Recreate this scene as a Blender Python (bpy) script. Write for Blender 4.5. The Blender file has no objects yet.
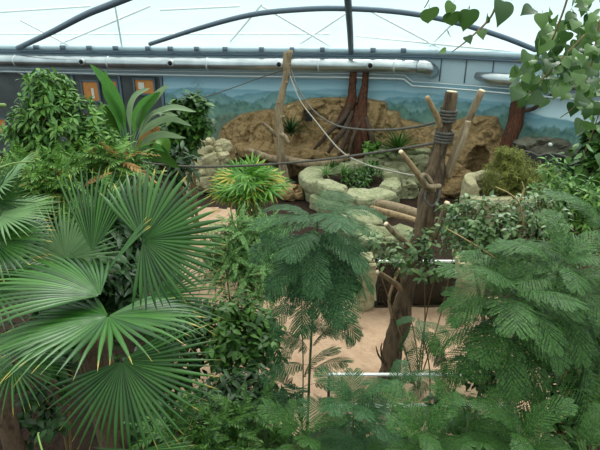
import bpy, math, random
import numpy as np
from mathutils import Vector, Matrix, noise

SC = bpy.context.scene
COL = SC.collection
PI = math.pi
# ------------------------------------------------------------------ camera
F = 500.0
CAM = Vector((0, 0, 5.5))
PIT = math.radians(22)
CP, SP = math.cos(PIT), math.sin(PIT)
RIGHT = Vector((1, 0, 0)); UP = Vector((0, SP, CP)); BACK = Vector((0, -CP, SP))
cam_d = bpy.data.cameras.new('camera'); cam_d.sensor_width = 36; cam_d.lens = 36 * F / 600
cam_o = bpy.data.objects.new('camera', cam_d); COL.objects.link(cam_o)
cam_o.location = CAM; cam_o.rotation_euler = (PI / 2 - PIT, 0, 0)
cam_d.clip_start = 0.02
SC.camera = cam_o


def ray(px, py):
    x = (px - 300) / F; u = (225 - py) / F
    return Vector((x, CP + u * SP, u * CP - SP))


def P(px, py, Y):                     # point on the sight line at distance Y
    r = ray(px, py); return CAM + r * (Y / r.y)


def G(px, py, z=0.0):                 # point on a level plane
    r = ray(px, py); return CAM + r * ((z - CAM.z) / r.z)


def mpp(px, py, Y):                   # metres per pixel there
    return (Y / ray(px, py).y) / F


def cv(x, y, z):
    return (RIGHT * x + UP * y + BACK * z).normalized()


WX = np.array([-24, -17, -11, -6, -2, 0, 2, 3.4, 4.6, 6, 8.5, 12, 16])
WYv = np.array([25, 23, 21.6, 20.5, 19.8, 19.6, 19.35, 19.0, 18.4, 17.3, 15.0, 11.6, 7.6])


def wallY(x):
    return float(np.interp(x, WX, WYv))


def wallN(x):
    e = 0.4; d = Vector((2 * e, wallY(x + e) - wallY(x - e), 0)).normalized()
    return Vector((d.y, -d.x, 0))     # towards the hall


def W(px, py, off=0.0):               # sight line meets the wall (off = metres in front)
    r = ray(px, py); lo, hi = 1.0, 60.0
    for _ in range(50):
        m = (lo + hi) / 2; p = CAM + r * m
        if p.y < wallY(p.x) - off: lo = m
        else: hi = m
    return CAM + r * lo


# ------------------------------------------------------------------ helpers
def lin(c):
    return tuple(((v / 255) / 12.92 if v / 255 <= 0.04045 else ((v / 255 + 0.055) / 1.055) ** 2.4) for v in c) + (1.0,)


def newmat(name):
    m = bpy.data.materials.new(name); m.use_nodes = True
    nt = m.node_tree; nt.nodes.clear()
    out = nt.nodes.new('ShaderNodeOutputMaterial')
    return m, nt, out


class NB:
    def __init__(s, nt): s.nt = nt
    def n(s, t, **kw):
        nd = s.nt.nodes.new('ShaderNode' + t)
        for k, v in kw.items():
            if k in ('operation', 'blend_type', 'data_type', 'noise_dimensions', 'feature', 'interpolation_type', 'distance', 'attribute_name'):
                setattr(nd, k, v)
            else:
                nd.inputs[k].default_value = v
        return nd
    def l(s, a, b): s.nt.links.new(a, b)
    def math(s, op, a, b=None, c=None, clamp=False):
        nd = s.nt.nodes.new('ShaderNodeMath'); nd.operation = op; nd.use_clamp = clamp
        for i, v in enumerate((a, b, c)):
            if v is None: continue
            if isinstance(v, (int, float)): nd.inputs[i].default_value = v
            else: s.l(v, nd.inputs[i])
        return nd.outputs[0]
    def mix(s, f, a, b, bt='MIX'):
        nd = s.nt.nodes.new('ShaderNodeMix'); nd.data_type = 'RGBA'; nd.blend_type = bt
        for i, v in ((0, f), (6, a), (7, b)):
            if isinstance(v, (int, float)): nd.inputs[i].default_value = v
            elif isinstance(v, tuple): nd.inputs[i].default_value = v
            else: s.l(v, nd.inputs[i])
        return nd.outputs[2]
    def ramp(s, f, stops):
        nd = s.nt.nodes.new('ShaderNodeValToRGB'); cr = nd.color_ramp
        while len(cr.elements) < len(stops): cr.elements.new(0.5)
        for e, (p, c) in zip(cr.elements, stops): e.position = p; e.color = c
        s.l(f, nd.inputs[0]); return nd.outputs[0]
    def noise(s, vec, scale, detail=4, rough=0.55, dist=0.0):
        nd = s.n('TexNoise', Scale=scale, Detail=detail, Roughness=rough, Distortion=dist)
        if vec is not None: s.l(vec, nd.inputs['Vector'])
        return nd.outputs[0]


def mat_leaf(name, c1, c2, rough=0.45, trans=0.3, tip=None, spec=0.35):
    m, nt, out = newmat(name); b = NB(nt)
    g = b.n('NewGeometry')
    col = b.mix(g.outputs['Random Per Island'], lin(c1), lin(c2))
    tc = b.n('TexCoord')
    nz = b.noise(tc.outputs['Object'], 6, 2)
    col = b.mix(b.math('MULTIPLY', nz, 0.35), col, lin(tuple(v * 0.6 for v in c1)))
    if tip:
        uv = b.n('UVMap'); sx = b.n('SeparateXYZ'); b.l(uv.outputs[0], sx.inputs[0])
        t = b.math('ADD', sx.outputs[1], b.math('MULTIPLY', b.math('SUBTRACT', g.outputs['Random Per Island'], 0.5), 0.16))
        mr = b.n('MapRange', **{'From Min': 0.93, 'From Max': 1.0}); b.l(t, mr.inputs[0])
        col = b.mix(mr.outputs[0], col, lin(tip))
    pr = b.n('BsdfPrincipled', Roughness=rough); pr.inputs['Specular IOR Level'].default_value = spec
    b.l(col, pr.inputs['Base Color'])
    tr = b.n('BsdfTranslucent'); b.l(b.mix(0.5, col, lin((150, 190, 60)), 'MULTIPLY') if False else col, tr.inputs[0])
    mx = b.n('MixShader'); mx.inputs[0].default_value = trans
    b.l(pr.outputs[0], mx.inputs[1]); b.l(tr.outputs[0], mx.inputs[2]); b.l(mx.outputs[0], out.inputs[0])
    return m


def mat_noise(name, stops, scale=4, rough=0.85, bump=0.3, bscale=20, stretch=(1, 1, 1), metal=0.0, detail=6, spec=0.3, bdist=0.03):
    m, nt, out = newmat(name); b = NB(nt)
    tc = b.n('TexCoord'); mp = b.n('Mapping'); mp.inputs['Scale'].default_value = stretch
    b.l(tc.outputs['Object'], mp.inputs[0])
    nz = b.noise(mp.outputs[0], scale, detail, 0.6, 0.3)
    n = len(stops)
    col = b.ramp(nz, [(0.3 + 0.4 * i / max(1, n - 1), lin(c)) for i, c in enumerate(stops)])
    pr = b.n('BsdfPrincipled', Roughness=rough, Metallic=metal); pr.inputs['Specular IOR Level'].default_value = spec
    b.l(col, pr.inputs['Base Color'])
    if bump:
        nb = b.noise(mp.outputs[0], bscale, 5, 0.65)
        bp = b.n('Bump', Strength=bump, Distance=bdist); b.l(nb, bp.inputs['Height']); b.l(bp.outputs[0], pr.inputs['Normal'])
    b.l(pr.outputs[0], out.inputs[0])
    return m


def mat_plain(name, c, rough=0.5, metal=0.0, spec=0.4):
    m, nt, out = newmat(name); b = NB(nt)
    pr = b.n('BsdfPrincipled', Roughness=rough, Metallic=metal); pr.inputs['Base Color'].default_value = lin(c)
    pr.inputs['Specular IOR Level'].default_value = spec
    b.l(pr.outputs[0], out.inputs[0]); return m


def tag(o, label=None, cat=None, group=None, kind=None):
    if label: o['label'] = label
    if cat: o['category'] = cat
    if group: o['group'] = group
    if kind: o['kind'] = kind
    return o


def empty(name, loc, label, cat, group=None):
    o = bpy.data.objects.new(name, None); COL.objects.link(o); o.location = loc
    return tag(o, label, cat, group)


class MB:
    def __init__(s): s.v = []; s.f = []; s.uv = []; s.n = 0
    def add(s, v, f, uv=None):
        v = np.asarray(v, float).reshape(-1, 3)
        s.v.append(v); s.f += [tuple(i + s.n for i in q) for q in f]
        s.uv.append(np.zeros((len(v), 2)) if uv is None else np.asarray(uv, float)); s.n += len(v)
    def build(s, name, mat, parent=None, smooth=True, uv=False):
        V = np.concatenate(s.v)
        off = None
        if parent is not None:
            pw = parent
            off = np.zeros(3)
            while pw is not None:
                off += np.array(pw.location); pw = pw.parent
        else:                         # origin at the middle of the base
            lo, hi = V.min(0), V.max(0)
            off = np.array([(lo[0] + hi[0]) / 2, (lo[1] + hi[1]) / 2, lo[2]])
        me = bpy.data.meshes.new(name); me.from_pydata((V - off).tolist(), [], s.f)
        if smooth: me.polygons.foreach_set('use_smooth', [True] * len(me.polygons))
        if uv:
            U = np.concatenate(s.uv); lay = me.uv_layers.new(name='UVMap')
            idx = np.empty(len(me.loops), int); me.loops.foreach_get('vertex_index', idx)
            lay.data.foreach_set('uv', U[idx].ravel())
        me.materials.append(mat); me.update()
        o = bpy.data.objects.new(name, me); COL.objects.link(o)
        if parent is not None: o.parent = parent
        else: o.location = off
        return o


def crom(pts, k=6):
    pts = [Vector(p) for p in pts]
    if len(pts) < 3: 
        return [pts[0].lerp(pts[-1], i / k) for i in range(k + 1)]
    out = []
    e = [pts[0] * 2 - pts[1]] + pts + [pts[-1] * 2 - pts[-2]]
    for i in range(1, len(e) - 2):
        for j in range(k):
            t = j / k; a, b, c, d = e[i - 1], e[i], e[i + 1], e[i + 2]
            out.append(0.5 * ((2 * b) + (c - a) * t + (2 * a - 5 * b + 4 * c - d) * t * t + (3 * b - a - 3 * c + d) * t ** 3))
    out.append(pts[-1]); return out


def tube(mb, pts, r, seg=8, k=6, rough=0.0, smoothp=True, seed=0, caps=True):
    pts = crom(pts, k) if smoothp else [Vector(p) for p in pts]
    n = len(pts)
    rr = np.interp(np.linspace(0, 1, n), np.linspace(0, 1, len(r)), r) if hasattr(r, '__len__') else np.full(n, r)
    V = []; Fc = []
    ref = Vector((0.13, 0.29, 0.95))
    t0 = (pts[1] - pts[0]).normalized()
    u = t0.cross(ref)
    if u.length < 0.2: u = t0.cross(Vector((1, 0, 0)))
    u.normalize()
    for i, p in enumerate(pts):
        t = (pts[min(i + 1, n - 1)] - pts[max(i - 1, 0)]).normalized()
        u = (u - t * u.dot(t)).normalized(); w = t.cross(u)
        for j in range(seg):
            a = 2 * PI * j / seg; d = u * math.cos(a) + w * math.sin(a); q = rr[i]
            if rough:
                s1 = Vector((math.cos(a) * 1.3 + seed, math.sin(a) * 1.3, i * 0.11))
                q *= 1 + rough * noise.noise(s1) * 1.6 + rough * 0.5 * noise.noise((p + d * q) * 9)
            V.append(p + d * q)
    for i in range(n - 1):
        for j in range(seg):
            a = i * seg + j; b = i * seg + (j + 1) % seg
            Fc.append((a, b, b + seg, a + seg))
    if caps:
        Fc.append(tuple(range(seg))[::-1]); Fc.append(tuple((n - 1) * seg + j for j in range(seg)))
    mb.add([tuple(v) for v in V], Fc)


def box(mb, c, s, rot=None):
    c = np.array(c); s = np.array(s) / 2
    v = np.array([[x, y, z] for x in (-1, 1) for y in (-1, 1) for z in (-1, 1)], float) * s
    if rot is not None: v = v @ np.array(rot.to_3x3()).T
    mb.add(v + c, [(0, 1, 3, 2), (4, 6, 7, 5), (0, 4, 5, 1), (2, 3, 7, 6), (0, 2, 6, 4), (1, 5, 7, 3)])


def frame3(axis, normal):
    y = Vector(axis).normalized(); z = Vector(normal); z = z - y * z.dot(y)
    if z.length < 1e-4: z = y.orthogonal()
    z.normalize(); x = y.cross(z)
    return np.array([x, y, z]).T      # columns: x, y(axis), z(normal)


def scatter(mb, tmpl, items):         # items: (origin, 3x3, scale)
    tv, tf, tu = tmpl
    for o, R, s in items:
        mb.add((tv * s) @ R.T + np.array(o), tf, tu)


# ------------------------------------------------------------------ leaf shapes (axis +Y, normal +Z, length 1)
def leaf_tmpl(width=0.4, n=5, fold=0.25, bend=0.25, pos=0.42, petiole=0.08, power=1.0, heart=0.0):
    v = []; f = []; uv = []
    ts = np.linspace(0, 1, n + 1) ** (1.7 if heart else 1.0)
    for t in ts:
        if t < pos: w = math.sin(t / pos * PI / 2) ** (0.75 - 0.35 * heart)
        else: w = math.cos((t - pos) / (1 - pos) * PI / 2) ** power
        w = max(0.0, w) * width / 2
        if t == 0: w = 0.015
        y = petiole + t * (1 - petiole); z = -bend * t * t
        yb = y - heart * w * 0.55 * max(0, 1 - t * 3.0)
        v += [(-w, yb, z + fold * w), (0, y, z), (w, yb, z + fold * w)]
        uv += [(0, t), (0.5, t), (1, t)]
    for i in range(n):
        a = i * 3
        f += [(a, a + 1, a + 4, a + 3), (a + 1, a + 2, a + 5, a + 4)]
    v += [(-0.008, 0, 0), (0.008, 0, 0)]; uv += [(0, 0), (0, 0)]; k = len(v)
    f += [(k - 2, k - 1, 2, 1, 0)]
    return np.array(v), f, np.array(uv)


def fan_tmpl(nseg=40, spread=250, fused=0.45, fold=0.35, droop=0.1, wmax=0.06, cup=0.12, seed=0, asym=0.25, tipdroop=0.1):
    rnd = random.Random(seed); v = []; f = []; uv = []; n0 = 0
    da = math.radians(spread) / nseg
    st = [0.02, 0.14, 0.28, 0.42, 0.56, 0.7, 0.82, 0.91, 0.965, 1.0]
    for i in range(nseg):
        a = -math.radians(spread) / 2 + da * (i + 0.5)
        L = (1 - asym) + asym * math.cos(a * 0.5); L *= rnd.uniform(0.95, 1.03)
        fu = fused * rnd.uniform(0.85, 1.1)
        td = tipdroop * rnd.uniform(0.2, 1.8); sw = rnd.uniform(-0.05, 0.05)
        for t in st:
            r = t * L
            wf = min(fu * L * math.tan(da / 2), wmax / 2)
            if t < fu: w = min(r * math.tan(da / 2) * 1.02, wmax / 2)
            else: w = wf * (1 - ((t - fu) / (1 - fu)) ** 1.9) * 0.92
            w = max(w, 0.0008)
            aa = a + sw * max(0, t - fu)
            z = -droop * t ** 2 - td * max(0, t - 0.6) ** 2 * 3 + cup * r * (1 - math.cos(a)) * 0.5
            c = (math.sin(aa) * r, math.cos(aa) * r)
            pxv = (math.cos(aa), -math.sin(aa))
            dz = fold * w
            v += [(c[0] - pxv[0] * w, c[1] - pxv[1] * w, z - dz), (c[0], c[1], z + dz), (c[0] + pxv[0] * w, c[1] + pxv[1] * w, z - dz)]
            uv += [(0, t), (0.5, t), (1, t)]
        for k in range(len(st) - 1):
            b = n0 + k * 3
            f += [(b, b + 1, b + 4, b + 3), (b + 1, b + 2, b + 5, b + 4)]
        n0 = len(v)
    return np.array(v), f, np.array(uv)


def feather_tmpl(pairs=14, nl=12, plen=0.4, arch=0.16, ang=62, lw=0.013, ll=0.034, seed=0, start=0.16, pdroop=0.25):
    """doubly pinnate leaf, chord from the origin to (0,1,0), arching up in between"""
    rnd = random.Random(seed); v = []; f = []
    def rach(t): return Vector((0.02 * math.sin(t * 5 + seed), t, arch * (1 - (2 * t - 0.85) ** 2 / 1.33) * (1 if t > -1 else 1)))
    z0 = rach(0).z; z1 = rach(1).z
    def R(t): p = rach(t); p.z -= z0 * (1 - t) + z1 * t; return p
    # rachis, a thin strip
    N = 14
    for i in range(N + 1):
        p = R(i / N); w = 0.006 * (1 - 0.6 * i / N)
        v += [(p.x - w, p.y, p.z), (p.x, p.y, p.z + w), (p.x + w, p.y, p.z)]
    for i in range(N):
        b = i * 3; f += [(b, b + 1, b + 4, b + 3), (b + 1, b + 2, b + 5, b + 4)]
    for i in range(pairs):
        t = start + (1 - start) * (i + 0.5) / pairs
        u = (t - start) / (1 - start)
        L = plen * (math.sin(min(1, u * 1.5 + 0.35) * PI / 2)) * (1 - max(0, u - 0.5) ** 2 * 2.6) * rnd.uniform(0.88, 1.08)
        p = R(t); T = (R(min(1, t + 0.02)) - R(t - 0.02)).normalized()
        for s in (-1, 1):
            a = math.radians(ang - 26 * u + rnd.uniform(-5, 5))
            side = Vector((s, 0, 0)); nrm = side.cross(T) * s
            if nrm.z < 0: nrm = -nrm
            d = T * math.cos(a) + side * math.sin(a); d.normalize()
            tilt = rnd.uniform(-0.05, 0.12)
            for j in range(nl):
                q = (j + 0.6) / nl
                def at(q): return p + d * L * q + nrm * (tilt * L * q) + Vector((0, 0, -pdroop * L * q * q))
                c = at(q); e = (at(q + 0.02) - c).normalized()
                l2 = ll * (0.75 + 0.6 * math.sin(q * PI)) * (1.0 if q < 0.85 else 0.7)
                for s2 in (-1, 1):
                    o = e.cross(nrm).normalized() * s2
                    dd = (o * 0.85 + e * 0.55).normalized()
                    tp = c + dd * l2 + Vector((0, 0, -0.12 * l2)); md = c + dd * l2 * 0.5
                    ww = e * lw * 0.62
                    k = len(v)
                    v += [tuple(c), tuple(md - ww), tuple(tp), tuple(md + ww)]
                    f.append((k, k + 1, k + 2, k + 3))
    v = np.array(v); return v, f, np.zeros((len(v), 2))


def pinnate_tmpl(pairs=9, ll=0.22, lw=0.3, arch=0.12, seed=0, start=0.2, ang=60, droop=0.15):
    rnd = random.Random(seed)
    lt = leaf_tmpl(lw, 4, 0.2, droop, 0.45, 0.03)
    mb = MB()
    N = 8
    def R(t): return Vector((0, t, arch * 4 * t * (1 - t)))
    V = []; Fc = []
    for i in range(N + 1):
        p = R(i / N); w = 0.007
        V += [(p.x - w, p.y, p.z), (p.x + w, p.y, p.z)]
    for i in range(N): b = i * 2; Fc.append((b, b + 1, b + 3, b + 2))
    mb.add(V, Fc)
    for i in range(pairs):
        t = start + (1 - start) * (i + 0.5) / pairs
        for s in (-1, 1):
            a = math.radians(ang - 20 * t + rnd.uniform(-8, 8))
            T = (R(t + 0.01) - R(t - 0.01)).normalized()
            d = T * math.cos(a) + Vector((s, 0, 0)) * math.sin(a) + Vector((0, 0, rnd.uniform(-0.25, 0.1)))
            L = ll * math.sin((0.25 + 0.7 * t) * PI) ** 0.5 * rnd.uniform(0.85, 1.1)
            mb.add((lt[0] * L) @ frame3(d, (0, 0, 1)).T + np.array(R(t)), lt[1], lt[2])
    lt2 = (lt[0] * ll) @ frame3((0, 1, -0.2), (0, 0, 1)).T + np.array(R(1)); mb.add(lt2, lt[1], lt[2])
    return np.concatenate(mb.v), mb.f, np.concatenate(mb.uv)


def tmpl_mesh(name, tmpl, mat, uv=False, smooth=True):
    me = bpy.data.meshes.new(name); me.from_pydata(tmpl[0].tolist(), [], [tuple(q) for q in tmpl[1]])
    if smooth: me.polygons.foreach_set('use_smooth', [True] * len(me.polygons))
    if uv:
        lay = me.uv_layers.new(name='UVMap'); idx = np.empty(len(me.loops), int); me.loops.foreach_get('vertex_index', idx)
        lay.data.foreach_set('uv', tmpl[2][idx].ravel())
    me.materials.append(mat); me.update(); return me


def place(me, name, parent, origin, R, s):
    o = bpy.data.objects.new(name, me); COL.objects.link(o); o.parent = parent
    base = Vector((0, 0, 0)); q = parent
    while q is not None: base += q.location; q = q.parent
    M = Matrix(((R[0][0], R[0][1], R[0][2]), (R[1][0], R[1][1], R[1][2]), (R[2][0], R[2][1], R[2][2])))
    M4 = (M @ Matrix.Scale(s, 3)).to_4x4(); M4.translation = Vector(origin) - base
    o.matrix_local = M4
    return o
# ------------------------------------------------------------------ materials
M = {}
M['palm'] = mat_leaf('palm_green', (26, 70, 18), (70, 120, 46), 0.34, 0.1, (172, 150, 66), 0.5)
M['palm_light'] = mat_leaf('palm_pale_green', (98, 138, 86), (132, 164, 112), 0.45, 0.25, (180, 155, 80), .3)
M['petiole'] = mat_noise('petiole_green', [(88, 118, 58), (120, 140, 72)], 3, 0.5, 0)
M['fibre'] = mat_noise('palm_fibre', [(62, 48, 36), (96, 78, 60), (50, 38, 30)], 14, 0.95, 0.8, 60, (1, 1, 0.4))
M['feather'] = mat_leaf('feathery_blue_green', (24, 62, 32), (72, 116, 64), 0.5, 0.13, None, .25)
M['feather_deep'] = mat_leaf('feathery_green', (26, 64, 22), (78, 120, 52), 0.5, 0.13, None, .25)
M['feather_stem'] = mat_noise('green_stem', [(60, 80, 48), (84, 96, 60)], 6, 0.7, 0)
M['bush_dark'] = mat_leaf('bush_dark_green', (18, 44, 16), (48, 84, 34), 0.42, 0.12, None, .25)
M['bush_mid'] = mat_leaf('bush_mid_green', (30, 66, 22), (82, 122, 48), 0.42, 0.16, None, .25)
M['bush_bright'] = mat_leaf('bush_bright_green', (50, 98, 32), (122, 164, 72), 0.42, 0.2, None, .25)
M['bush_pale'] = mat_leaf('bush_pale_green', (78, 124, 62), (132, 170, 100), 0.5, 0.22, None, .2)
M['ficus'] = mat_leaf('small_glossy_leaf', (44, 84, 32), (120, 148, 88), 0.35, 0.2, None, 0.5)
M['heart'] = mat_leaf('heart_leaf_green', (38, 76, 28), (108, 144, 76), 0.36, 0.25, None, 0.4)
M['yellow'] = mat_leaf('yellowing_leaf', (214, 196, 92), (190, 186, 84), 0.5, 0.3)
M['rhapis'] = mat_leaf('lady_palm_green', (48, 108, 30), (116, 166, 56), 0.42, 0.22, None, .3)
M['banana'] = mat_leaf('paddle_leaf_green', (60, 118, 48), (106, 156, 78), 0.4, 0.35)
M['grey_leaf'] = mat_leaf('greyish_leaf', (118, 146, 104), (152, 172, 132), 0.45, 0.3)
M['moss'] = mat_leaf('moss_olive', (84, 98, 34), (136, 140, 62), 0.8, 0.2)
M['brown_leaf'] = mat_leaf('dry_brown_leaf', (150, 104, 62), (186, 140, 88), 0.8, 0.2)
M['wood'] = mat_noise('weathered_wood', [(80, 66, 50), (150, 132, 106), (108, 90, 68)], 2.6, 0.9, 0.9, 9, (3, 3, 0.5), bdist=.04)
M['wood_dark'] = mat_noise('dark_damp_wood', [(40, 33, 26), (118, 100, 78), (62, 50, 38), (140, 124, 100)], 1.8, 0.9, 1.0, 7, (3, 3, 0.6), bdist=.06)
M['wood_pale'] = mat_noise('pale_driftwood', [(70, 58, 44), (164, 146, 118), (124, 106, 82)], 1.6, 0.85, 0.9, 7, (3, 3, 0.8), bdist=.05)
M['wood_warm'] = mat_noise('barkless_branch', [(92, 74, 52), (162, 138, 104), (126, 104, 74)], 2.4, 0.8, 0.8, 8, (3, 3, 0.6))
M['cut'] = mat_noise('fresh_cut_wood', [(206, 186, 150), (226, 208, 176)], 6, 0.8, 0)
M['twig'] = mat_noise('brown_twig', [(92, 76, 50), (124, 104, 70)], 6, 0.85, 0)
M['twig_pale'] = mat_noise('tan_twig', [(150, 124, 82), (184, 158, 112)], 6, 0.8, 0)
M['red_bark'] = mat_noise('red_brown_bark', [(26, 18, 14), (92, 54, 34), (44, 30, 22), (118, 74, 46)], 1.7, 0.9, 0.9, 5, (6, 6, 0.25), bdist=.06)
M['dark_root'] = mat_noise('dark_root_bark', [(28, 24, 20), (74, 60, 48), (40, 33, 28)], 5, 0.9, 0.8, 14)
M['cliff'] = mat_noise('tan_cliff_rock', [(92, 74, 48), (160, 134, 94), (126, 104, 70), (178, 154, 114)], 2.6, 0.92, 1.0, 5, (1, 1, 1.4), bdist=0.12)
M['boulder'] = mat_noise('pale_green_grey_rock', [(86, 92, 64), (156, 156, 124), (122, 128, 92), (174, 172, 142)], 2.6, 0.9, 0.8, 6, bdist=0.08)
M['boulder_tan'] = mat_noise('buff_rock', [(110, 106, 76), (160, 152, 120), (136, 134, 98)], 2.4, 0.9, 0.8, 8, bdist=0.06)
M['steel'] = mat_noise('galvanised_duct', [(150, 158, 162), (196, 204, 206)], 0.8, 0.28, 0, 1, metal=0.9)
M['pipe'] = mat_plain('pale_conduit', (196, 204, 206), 0.4, 0.5)
M['dark_metal'] = mat_plain('dark_grey_steel', (84, 98, 108), 0.5, 0.3)
M['grey_paint'] = mat_plain('grey_painted_steel', (92, 108, 122), 0.5, 0.2)
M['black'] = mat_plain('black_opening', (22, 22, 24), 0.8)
M['rope'] = mat_noise('grey_rope', [(120, 116, 104), (168, 162, 148)], 30, 0.9, 0.6, 90, bdist=0.01)
M['rope_dark'] = mat_noise('dark_rope', [(66, 64, 60), (104, 100, 92)], 30, 0.9, 0.6, 90, bdist=0.01)
M['white_rail'] = mat_plain('white_rail', (226, 228, 224), 0.4)
M['sand'] = mat_noise('sand', [(140, 112, 90), (178, 150, 124), (160, 131, 108)], 1.8, 0.97, 0.9, 7, bdist=0.06, spec=0.1)
M['soil'] = mat_noise('dark_bark_mulch', [(30, 24, 20), (58, 46, 38), (42, 33, 28)], 5, 0.98, 1.0, 22, bdist=0.06, spec=0.1)
M['facade'] = mat_noise('dark_facade', [(50, 56, 56), (82, 88, 88)], 0.7, 0.5, 0)
M['orange'] = mat_noise('orange_wood_panel', [(172, 108, 52), (200, 138, 74)], 3, 0.55, 0)
M['paper'] = mat_plain('pale_notice', (206, 206, 196), 0.7)
M['window_glass'] = mat_plain('dark_window_glass', (96, 106, 110), 0.12, 0.0, 0.6)
M['fascia'] = mat_noise('pale_blue_panel', [(156, 178, 188), (176, 196, 204)], 0.5, 0.6, 0)
M['brace'] = mat_plain('white_bracing', (238, 244, 244), 0.5)
M['dark_rock'] = mat_noise('dark_mural_rock', [(52, 52, 46), (96, 94, 80), (70, 70, 60)], 3, 0.9, 0.8, 9)
M['net'] = mat_noise('black_net_fabric', [(14, 14, 15), (34, 34, 34)], 8, 0.95, 0.4, 40, spec=0.05)


def mat_glass():
    m, nt, out = newmat('barrier_glass'); b = NB(nt)
    tr = b.n('BsdfTransparent'); tr.inputs[0].default_value = (0.82, 0.86, 0.84, 1)
    gl = b.n('BsdfGlossy', Roughness=0.05)
    fr = b.n('Fresnel', IOR=1.35)
    mx = b.n('MixShader'); b.l(fr.outputs[0], mx.inputs[0]); b.l(tr.outputs[0], mx.inputs[1]); b.l(gl.outputs[0], mx.inputs[2])
    b.l(mx.outputs[0], out.inputs[0]); return m


def mat_foil():
    m, nt, out = newmat('roof_foil'); b = NB(nt)
    tc = b.n('TexCoord')
    nz = b.noise(tc.outputs['Object'], 0.5, 3, 0.5)
    col = b.ramp(nz, [(0.3, (0.88, 0.95, 0.95, 1)), (0.7, (0.96, 0.985, 0.975, 1))])
    tr = b.n('BsdfTransparent'); b.l(col, tr.inputs[0])
    tl = b.n('BsdfTranslucent'); tl.inputs[0].default_value = (0.66, 0.88, 0.90, 1)
    mx = b.n('MixShader'); mx.inputs[0].default_value = 0.14
    b.l(tr.outputs[0], mx.inputs[1]); b.l(tl.outputs[0], mx.inputs[2]); b.l(mx.outputs[0], out.inputs[0]); return m


def mat_mural():
    """painted landscape: hazy sky, layered hills, tree lines (u = metres along the wall, v = height)"""
    m, nt, out = newmat('painted_mural'); b = NB(nt)
    uv = b.n('UVMap'); sx = b.n('SeparateXYZ'); b.l(uv.outputs[0], sx.inputs[0])
    s, z = sx.outputs[0], sx.outputs[1]
    col = b.ramp(b.math('MULTIPLY', z, 1 / 4.6), [(0.40, lin((186, 212, 218))), (0.62, lin((170, 204, 214))), (0.74, lin((128, 172, 192))), (1.0, lin((104, 148, 174)))])
    cl = b.noise(uv.outputs[0], 0.7, 4)
    col = b.mix(b.math('MULTIPLY', cl, 0.35), col, lin((190, 212, 216)))
    right = b.n('MapRange'); right.inputs['From Min'].default_value = 13.0; right.inputs['From Max'].default_value = 15.5; b.l(s, right.inputs[0])
    def layer(col, base, amp, freq, seed, c1, c2, mist, soft, tscale, detail=5, str_=1.0, drop=0.0):
        cx = b.n('CombineXYZ'); b.l(s, cx.inputs[0]); cx.inputs[1].default_value = seed
        h = b.noise(cx.outputs[0], freq, detail, 0.55)
        h = b.math('ADD', b.math('MULTIPLY', b.math('SUBTRACT', h, 0.5), amp), base)
        h = b.math('SUBTRACT', h, b.math('MULTIPLY', right.outputs[0], drop))
        dz = b.math('SUBTRACT', h, z)
        mr = b.n('MapRange'); mr.inputs['From Min'].default_value = -soft; mr.inputs['From Max'].default_value = soft
        b.l(dz, mr.inputs[0])
        tx = b.noise(uv.outputs[0], tscale, 5, 0.65)
        c = b.ramp(tx, [(0.35, lin(c1)), (0.65, lin(c2))])
        mm = b.n('MapRange'); mm.inputs['From Min'].default_value = 0.0; mm.inputs['From Max'].default_value = 0.45; b.l(dz, mm.inputs[0])
        c = b.mix(b.math('MULTIPLY', mm.outputs[0], 0.75), c, lin(mist))
        return b.mix(b.math('MULTIPLY', mr.outputs[0], str_), col, c)
    col = b.mix(b.math('MULTIPLY', right.outputs[0], 0.85), col, lin((206, 226, 230)))
    col = layer(col, 3.16, 1.3, 0.16, 3.1, (112, 156, 174), (124, 166, 182), (168, 200, 208), 0.03, 1.2, 3, 1, .5)
    col = layer(col, 2.98, 1.4, 0.30, 9.7, (92, 138, 152), (112, 154, 164), (158, 190, 194), 0.03, 2.0, 4, 1, .5)
    col = layer(col, 2.84, 1.7, 0.75, 5.3, (62, 104, 112), (104, 142, 142), (136, 170, 166), 0.04, 4, 7, .95, .6)
    col = layer(col, 2.60, 1.9, 1.1, 1.9, (52, 92, 90), (104, 138, 124), (112, 146, 134), 0.05, 5, 8, .95, .3)
    col = layer(col, 2.05, 1.2, 1.4, 7.7, (66, 84, 78), (110, 128, 108), (104, 126, 112), 0.06, 5, 9)
    # tall trees painted here and there: blotchy foliage
    vo = b.noise(uv.outputs[0], 1.6, 9, 0.7)
    big = b.noise(uv.outputs[0], 0.33, 2)
    k = b.n('MapRange'); k.inputs['From Min'].default_value = 0.54; k.inputs['From Max'].default_value = 0.62; b.l(big, k.inputs[0])
    k2 = b.n('MapRange'); k2.inputs['From Min'].default_value = 0.5; k2.inputs['From Max'].default_value = 0.58; b.l(vo, k2.inputs[0])
    zz = b.n('MapRange'); zz.inputs['From Min'].default_value = 3.9; zz.inputs['From Max'].default_value = 3.1; b.l(z, zz.inputs[0])
    col = b.mix(b.math('MULTIPLY', b.math('MULTIPLY', k.outputs[0], k2.outputs[0]), b.math('MULTIPLY', zz.outputs[0], 0.7)), col, lin((56, 92, 94)))
    pr = b.n('BsdfPrincipled', Roughness=0.75); pr.inputs['Specular IOR Level'].default_value = 0.2
    b.l(col, pr.inputs['Base Color']); b.l(pr.outputs[0], out.inputs[0]); return m


M['glass'] = mat_glass(); M['foil'] = mat_foil(); M['mural'] = mat_mural()

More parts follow.
